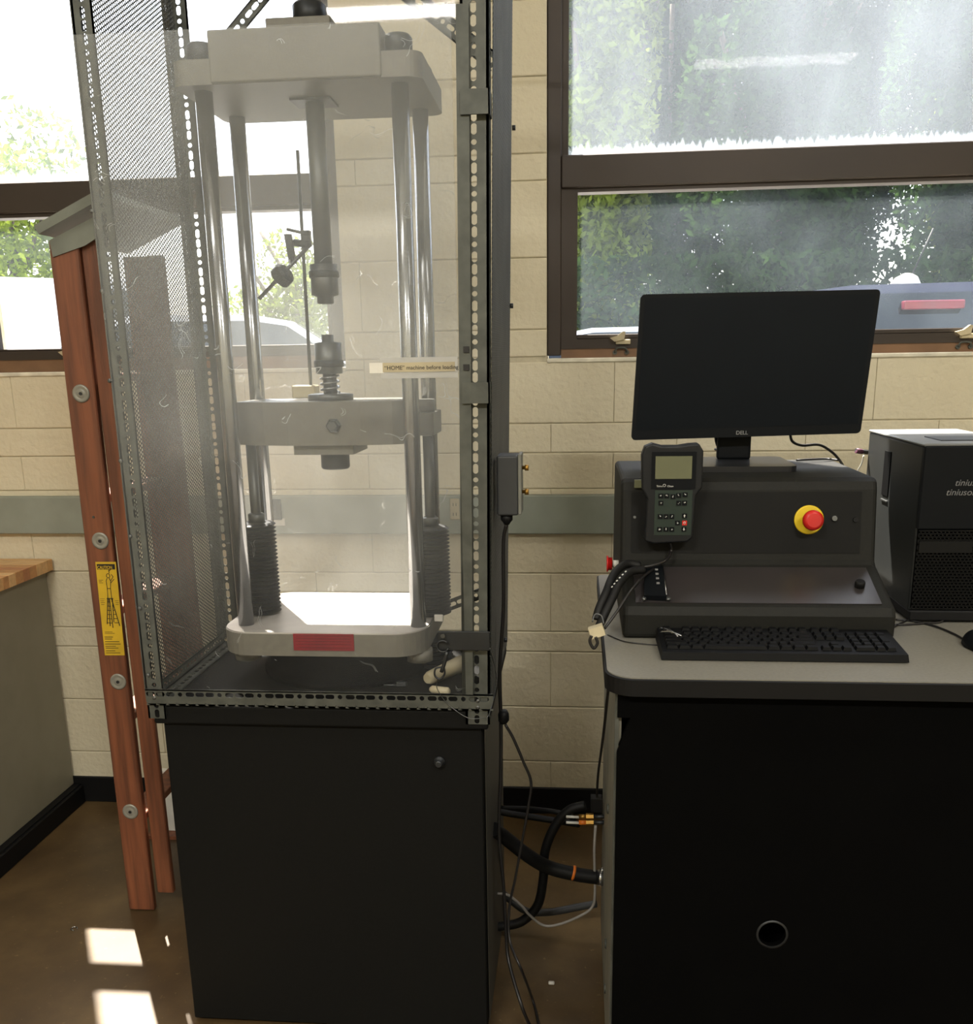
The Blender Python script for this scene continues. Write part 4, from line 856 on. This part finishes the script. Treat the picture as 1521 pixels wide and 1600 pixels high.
def key(x, y, w_, d_=.0155):
    k_ = (round(w_, 4), round(d_, 4))
    if k_ not in keycache:
        m_ = MB(); i_ = .0022; hh = .006
        m_.add([(-w_/2,-d_/2,0),(w_/2,-d_/2,0),(w_/2,d_/2,0),(-w_/2,d_/2,0),(-w_/2+i_,-d_/2+i_*.6,hh),(w_/2-i_,-d_/2+i_*.6,hh),(w_/2-i_,d_/2-i_,hh),(-w_/2+i_,d_/2-i_,hh)], [(0,3,2,1),(4,5,6,7),(0,1,5,4),(1,2,6,5),(2,3,7,6),(3,0,4,7)])
        o = m_.build('key', M_key, kb, origin=WL[kb.name]); # temp
        me = o.data; me.transform(Matrix.Translation(WL[kb.name])); keycache[k_] = me; bpy.data.objects.remove(o)
    o = bpy.data.objects.new('key', keycache[k_]); COL.objects.link(o); o.parent = kb
    o.location = Vector((x, y, kz(y)-.0008))-WL[kb.name]; o.rotation_euler = (.073, 0, 0)
U_ = .0185; gx = kbx0+.010
def row(yr, ws, x0_, dd=.0155):
    x = x0_
    for w_ in ws:
        if w_ > 0: key(x+w_*U_/2, yr, w_*U_-.0022, dd)
        x += abs(w_)*U_
ys = [kby1-.014, kby1-.037, kby1-.055, kby1-.073, kby1-.091, kby1-.109]
row(ys[0], [1, -1, 1, 1, 1, 1, -.5, 1, 1, 1, 1, -.5, 1, 1, 1, 1], gx)
row(ys[1], [1]*13+[2], gx); row(ys[2], [1.5]+[1]*12+[1.5], gx); row(ys[3], [1.75]+[1]*11+[2.25], gx); row(ys[4], [2.25]+[1]*10+[2.75], gx)
row(ys[5], [1.25, 1.25, 1.25, 6.25, 1.25, 1.25, 1.25, 1.25], gx)
g2 = gx+15.25*U_
for yy_ in (ys[0], ys[1], ys[2]): row(yy_, [1, 1, 1], g2)
row(ys[4], [-1, 1], g2); row(ys[5], [1, 1, 1], g2)
g3 = gx+18.5*U_
row(ys[1], [1, 1, 1, 1], g3); row(ys[2], [1, 1, 1], g3); row(ys[3], [1, 1, 1], g3); row(ys[4], [1, 1, 1], g3); row(ys[5], [2, 1], g3)
for yy_ in ((ys[2]+ys[3])/2, (ys[4]+ys[5])/2): key(g3+3.5*U_, yy_, U_-.0022, .033)
cr = MB()
for px0, py0, px1, py1 in ((1030, 981, 1052, 990), (1032, 987, 1066, 994), (1040, 983, 1060, 995)):
    c0, c1 = p(px0, py0, ZD+.036), p(px1, py1, ZD+.036); cr.tube([c0, (c0+c1)/2+Vector((0, 0, .004)), c1], .0016, 6, 4)
tag(cr.build('bent_wire', M_chrome), 'crumpled shiny wire scrap resting on the keyboard left rear corner', 'wire')

# ------------------------------------------------------------------ PC tower, mouse, usb key
pcn = thing('computer_tower', 'black computer tower with perforated front standing right of the console', 'computer', (.8, 2.22, ZD))
px0_, px1_, py0_, py1_, pz1 = .688, .885, 2.02, 2.405, 1.412
MB().box(px0_, px1_, py0_+.012, py1_, ZD+.022, pz1, ch=.004).build('tower_case', mat('tower_paint', (30, 32, 32), .5, var=(27, 29, 29), spec=.3), pcn)
MB().box(px0_-.001, px1_+.001, py0_, py0_+.012, 1.245, pz1+.001, ch=.003).build('front_cover', M_bez, pcn)
MB().box(px0_+.004, px1_-.004, py0_+.006, py0_+.012, ZD+.03, 1.245).build('grille_back', M_black, pcn)
gr = MB(); nx_, nz_ = 24, 26; gx0, gx1, gz0, gz1 = px0_+.004, px1_-.004, ZD+.03, 1.243
for i in range(nz_+1):
    z = gz0+(gz1-gz0)*i/nz_; gr.box(gx0, gx1, py0_+.001, py0_+.003, z-.0012, z+.0012)
for i in range(nz_):
    z = gz0+(gz1-gz0)*(i+.5)/nz_
    for j in range(nx_):
        x = gx0+(gx1-gx0)*(j+(.5 if i % 2 else 0))/nx_; gr.box(x-.0012, x+.0012, py0_+.001, py0_+.003, z-(gz1-gz0)/nz_/2, z+(gz1-gz0)/nz_/2)
gr.build('front_grille', M_conp, pcn, kind='stuff')
MB().box(px0_+.006, px0_+.11, py0_-.001, py0_+.004, 1.198, 1.222).build('drive_cover', M_conp, pcn)
MB().box(px0_-.001, px1_+.001, py0_-.001, py1_, ZD+.004, ZD+.026, ch=.003).build('base_skirt', M_cove, pcn)
MB().box(px0_-.002, px1_+.002, py0_+.002, py1_, pz1, pz1+.006, ch=.002).build('top_panel', mat('tower_top', (110, 112, 112), .4), pcn)
MB().box(px0_+.05, px1_-.03, py0_+.06, py0_+.16, pz1+.006, pz1+.008).build('top_recess', M_dsteel, pcn)
a = at(1390, 705, 'x', px0_); b = at(1378, 772, 'x', px0_); MB().box(px0_-.002, px0_+.001, a.y-.02, a.y+.025, b.z, a.z, ch=.001).build('side_handle', M_black, pcn)
MB().box(px0_-.003, px0_+.001, a.y-.02, a.y+.025, b.z-.012, b.z-.009).build('handle_lip', M_steel, pcn)
a = at(1492, 759, 'y', py0_-.001); text('brand_lettering', 'tinius olsen', .0185, M_gtxt, pcn, a, depth=.0004, shear=.25); a = at(1478, 774, 'y', py0_-.001); text('brand_lettering', 'tiniusolsen.com', .0185, M_gtxt, pcn, a, depth=.0004, shear=.25)
us = thing('usb_stick', 'small silver-and-purple plug sticking out left from the tower rear', 'usb stick', at(1346, 706, 'y', 2.40))
MB().cyl(at(1356, 707, 'y', 2.41), at(1338, 704, 'y', 2.40), .0055, 8).build('plug_shell', M_steel, us)
MB().cyl(at(1348, 706, 'y', 2.405), at(1338, 704, 'y', 2.40), .0062, 8).build('plug_grip', mat('plum', (92, 48, 70), .5), us)
m_ = MB(); m_.tube([at(1350, 712, 'y', 2.41), at(1347, 724, 'y', 2.42), at(1341, 735, 'y', 2.44), at(1340, 742, 'y', 2.46)], .0016, 6, 5); m_.build('white_string', M_white, us)
ms = thing('computer_mouse', 'black mouse cut by the right edge of the frame on the desk', 'mouse', (.765, 1.84, ZD))
mm_ = MB()
bmm = bmesh.new(); bmesh.ops.create_uvsphere(bmm, u_segments=20, v_segments=12, radius=1)
mm_.add([(.765+v.co.x*.031, 1.845+v.co.y*.052, ZD+.002+max(0, v.co.z)*.032) for v in bmm.verts], [[v.index for v in f.verts] for f in bmm.faces], True); bmm.free()
mm_.build('mouse_shell', M_bez, ms); MB().cyl((.761, 1.82, ZD+.030), (.769, 1.82, ZD+.030), .007, 12).build('scroll_wheel', M_cove, ms)
dz_ = lambda px, py, h_=.003: at(px, py, 'z', ZD+h_)
for lab, pts in (('black mouse lead curving across the desk from the tower foot', [dz_(1400, 968), dz_(1425, 970), dz_(1460, 978), dz_(1490, 990), dz_(1508, 1000)]),
                 ('black cable rising from the console corner toward the tower front', [dz_(1396, 980), dz_(1420, 968), dz_(1440, 958, .01), dz_(1458, 948, .015)]),
                 ('black cable lying against the foot of the computer tower', [dz_(1394, 976), dz_(1412, 976), dz_(1445, 974), dz_(1470, 972), dz_(1478, 962, .012)])):
    m_ = MB(); m_.tube(pts, .0022, 8, 6); tag(m_.build('desk_cable', M_cable), lab, 'cable')

# bits on the floor
c = at(116, 1452, 'z', 0); m_ = MB(); m_.tube([Vector((c.x+.009*math.cos(t), c.y+.009*math.sin(t), .002)) for t in [i*PI/6 for i in range(11)]], .0018, 6, 1); tag(m_.build('metal_ring', M_chrome), 'small open metal ring lying on the brown floor at the left', 'ring')
c = at(862, 1538, 'z', 0); tag(MB().box(c.x-.008, c.x+.008, c.y-.005, c.y+.005, .0005, .008, ch=.002).build('plastic_scrap', M_white), 'tiny white plastic scrap on the floor between cabinet and desk', 'scrap')

# ------------------------------------------------------------------ outdoors
GZ = .55
tag(MB().box(-40, 40, 3.7, 70, GZ-.1, GZ).build('parking_lot', M_asph), 'pale asphalt parking lot outside the windows', 'pavement')
bpy.data.objects['parking_lot']['kind'] = 'structure'
def make_car(name, label, loc, rz, paint, van=False, sc=1.0):
    t = thing(name, label, 'car', loc, 'cars parked outside'); 
    def tf(p): v = Vector(p)*sc; v.rotate(Quaternion((0, 0, 1), rz)); return v+Vector(loc)
    if van is True: side = [(-2.3,.35),(2.3,.35),(2.35,.8),(2.2,1.1),(1.7,1.25),(1.3,2.0),(-2.2,2.05),(-2.3,1.9)]; gl = [(.9,1.25),(1.55,1.27),(1.25,1.9),(.9,1.9)]; hw = .95
    elif van == 'long': side = [(-2.2,.35),(2.2,.32),(2.25,.7),(2.1,.92),(1.5,1.0),(.95,1.44),(.6,1.48),(-1.6,1.50),(-2.05,1.3),(-2.2,1.0),(-2.22,.9)]; gl = [(1.35,1.02),(.9,1.38),(.55,1.42),(-1.5,1.43),(-1.85,1.25),(-1.9,1.04)]; hw = .88
    else: side = [(-2.2,.35),(2.2,.32),(2.25,.62),(2.1,.78),(1.15,.92),(.45,1.38),(.1,1.44),(-.9,1.45),(-1.45,1.36),(-2.05,1.0),(-2.22,.9)]; gl = [(1.0,.94),(.4,1.34),(.08,1.39),(-.9,1.39),(-1.4,1.3),(-1.75,1.02)]; hw = .88
    b = MB(); n = len(side)
    def inset(z): return hw-(max(0, z-.9)*.32 if van is not True else max(0, z-1.2)*.08)
    vs = [(x, -inset(z), z) for x, z in side]+[(x, inset(z), z) for x, z in side]
    b.add(vs, [tuple(range(n)), tuple(range(2*n-1, n-1, -1))]+[(i, (i+1) % n, n+(i+1) % n, n+i) for i in range(n)], False); b.map(tf); b.build('car_body', paint, t)
    for s in (-1, 1):
        g = MB(); g.add([(x, s*(inset(z)+.004), z) for x, z in gl]+[(x, s*(inset(z)-.01), z) for x, z in gl], [tuple(range(len(gl))), tuple(range(2*len(gl)-1, len(gl)-1, -1))]+[(i, (i+1) % len(gl), len(gl)+(i+1) % len(gl), len(gl)+i) for i in range(len(gl))]); g.map(tf); g.build('side_window', M_carg, t)
        for x in (-1.4, 1.4): MB().cyl((x, s*(hw-.2), .33), (x, s*(hw+.01), .33), .33, 22).map(tf).build('wheel', M_cove, t)
        MB().box(-2.24, -2.15, s*.82-.08, s*.82+.08, .8, .98).map(tf).build('tail_lamp', M_red, t)
    if van == 'long': pass
    elif not van:
        for (xa, za), (xb, zb_) in (((1.12, .95), (.48, 1.36)), ((-1.48, 1.35), (-2.0, 1.03))):
            q_ = .04; g = MB(); dz2 = .006; g.add([(xa, -inset(za)+q_, za+dz2), (xa, inset(za)-q_, za+dz2), (xb, inset(zb_)-q_, zb_+dz2), (xb, -inset(zb_)+q_, zb_+dz2)]+[(xa, -inset(za)+q_, za-.02), (xa, inset(za)-q_, za-.02), (xb, inset(zb_)-q_, zb_-.02), (xb, -inset(zb_)+q_, zb_-.02)], [(0,1,2,3),(7,6,5,4),(0,4,5,1),(1,5,6,2),(2,6,7,3),(3,7,4,0)]); g.map(tf); g.build('windscreen', M_carg, t)
    else:
        g = MB(); g.add([(1.70, -.8, 1.28), (1.70, .8, 1.28), (1.36, .8, 1.95), (1.36, -.8, 1.95), (1.66, -.8, 1.27), (1.66, .8, 1.27), (1.32, .8, 1.94), (1.32, -.8, 1.94)], [(0,1,2,3),(7,6,5,4),(0,4,5,1),(1,5,6,2),(2,6,7,3),(3,7,4,0)]); g.map(tf); g.build('windscreen', M_carg, t)
    return t, tf
c = at(1400, 465, 'y', 7.2)
cr1, tf = make_car('dark_car', 'dark violet-grey car with a roof antenna parked right outside the right window', (c.x+.3, 7.9, GZ), PI, M_card, 'long')
q_ = at(1415, 462, 'y', 7.9); zz = GZ+1.49
m_ = MB(); m_.lathe((q_.x, 7.9, zz), (.35, 0, 1), [(.12, 0), (.10, .05), (.05, .10), (.01, .11)], 14); m_.build('antenna_base', M_white, cr1)
MB().tube([(q_.x+.03, 7.9, zz+.08), (q_.x+.16, 7.9, zz+.42)], .006, 6, 1).build('antenna', M_cove, cr1)
a = at(1412, 470, 'y', 7.12); b = at(1506, 482, 'y', 7.12); MB().box(a.x, b.x, 7.09, 7.20, b.z, a.z, ch=.01).build('red_panel', mat('panel_red', (104, 26, 44), .3), cr1)  # dull red panel set on the near side of the car
make_car('white_car', 'white car seen through the left window between the testing machine columns', (at(440, 500, 'y', 9.5).x-.3, 9.5, GZ), .2, M_carw)
make_car('white_van', 'white van beyond the left window, left of the ladder', (at(20, 470, 'y', 12).x, 12, GZ), .5, M_carw, True)
make_car('white_car', 'white car seen low in the right window left of the monitor', (at(955, 510, 'y', 12).x-.2, 12.2, GZ-.1), PI+.1, M_carw)
# trees
def leaves(name, cx, cy, cz_, rx, ry, rz_, n, size, m, parent, seed):
    rg = np.random.default_rng(seed)
    nb = 40; bc = rg.normal(size=(nb, 3)); bc /= np.linalg.norm(bc, axis=1)[:, None]; bc *= rg.uniform(.25, .85, (nb, 1))
    pick = rg.integers(0, nb, n); off = rg.normal(size=(n, 3)); off /= np.linalg.norm(off, axis=1)[:, None]; off *= (rg.uniform(.4, 1, (n, 1))**.4)*.36
    P_ = (bc[pick]+off)*np.array([rx, ry, rz_])+np.array([cx, cy, cz_])
    P_[:, 2] = np.maximum(P_[:, 2], GZ+.1)
    a = rg.normal(size=(n, 3)); a /= np.linalg.norm(a, axis=1)[:, None]; b = np.cross(a, rg.normal(size=(n, 3))); b /= np.linalg.norm(b, axis=1)[:, None]
    s = size*rg.uniform(.6, 1.3, (n, 1)); V = np.stack([P_-a*s, P_+b*s*.45, P_+a*s, P_-b*s*.45], 1).reshape(-1, 3)
    F = np.arange(4*n).reshape(n, 4); return np_obj(name, V, F, m, parent, 'stuff')
def tree(label, x, y, h_, r_, n, m, seed, name='leafy_tree', low=.9):
    t = thing(name, label, 'tree', (x, y, GZ), 'trees beyond the parking lot')
    zc = GZ+low+(h_-low)/2; MB().cyl((x, y, GZ), (x+.1, y, GZ+h_*.7), .16, 10, r2=.07).build('trunk', M_bark, t)
    br = MB(); rr = random.Random(seed)
    for i in range(6): an = rr.uniform(0, 2*PI); br.tube([(x+.05, y, GZ+h_*.3+i*.3), (x+math.cos(an)*r_*.4, y+math.sin(an)*r_*.4, GZ+h_*.45+i*.3), (x+math.cos(an)*r_*.75, y+math.sin(an)*r_*.7, GZ+h_*.6+i*.3)], .04, 6, 3)
    br.build('branches', M_bark, t)
    leaves('foliage', x, y, zc, r_, r_, (h_-low)/2, n, .078, m, t, seed); return t
TR_ = [(-9.8, 17, 5.6, 1.9, 'pale small tree far left beyond the left window', M_leaf2, .5, 6000), (-6.3, 22, 3.9, 1.6, 'low tree left of centre beyond the left window', M_leaf2, .3, 5000),
       (-2.9, 22, 3.4, 1.5, 'low bushy tree beyond the left window behind the machine', M_leaf, .2, 5000)]
WHO = ['leftmost', 'second from left', 'third from left', 'fourth from left', 'rightmost']
for i in range(5):
    TR_.append((.2+2.75*i, 15.6, 8.5+(i*7 % 3)*.5, 1.34, WHO[i]+' tree of the front row seen through the right window', (M_leaf2, M_leaf, M_leaf, M_leaf2, M_leaf)[i], .15, 34000))
    TR_.append((1.6+3.05*i, 19.2, 10+(i*5 % 3)*.5, 1.5, WHO[i]+' tree of the middle row, showing between the front trees', (M_leaf, M_leaf, M_leaf2, M_leaf, M_leaf)[i], .15, 34000))
    TR_.append((1.0+3.6*i, 23.4, 12+(i*4 % 3)*.5, 2.0, WHO[i]+' tree of the rear row, darkest and tallest', M_leaf, .15, 30000))
for i, (x, y, h_, r_, lab, m, low, nn) in enumerate(TR_):
    tree(lab, x, y, h_, r_, nn, m, 11+i, low=low)
hd = thing('hedge', 'dark clipped hedge running behind the parked cars', 'hedge', (4, 14, GZ))
rg = np.random.default_rng(3); n = 16000
P_ = np.stack([rg.uniform(-1.2, 14, n), 13.75+rg.uniform(-.3, .3, n), GZ+rg.uniform(0, 2.3, n)], 1); a = rg.normal(size=(n, 3)); a /= np.linalg.norm(a, axis=1)[:, None]; b = np.cross(a, rg.normal(size=(n, 3))); b /= np.linalg.norm(b, axis=1)[:, None]; s = .09
np_obj('foliage', np.stack([P_-a*s, P_+b*s*.45, P_+a*s, P_-b*s*.45], 1).reshape(-1, 3), np.arange(4*n).reshape(n, 4), M_leaf, hd, 'stuff')
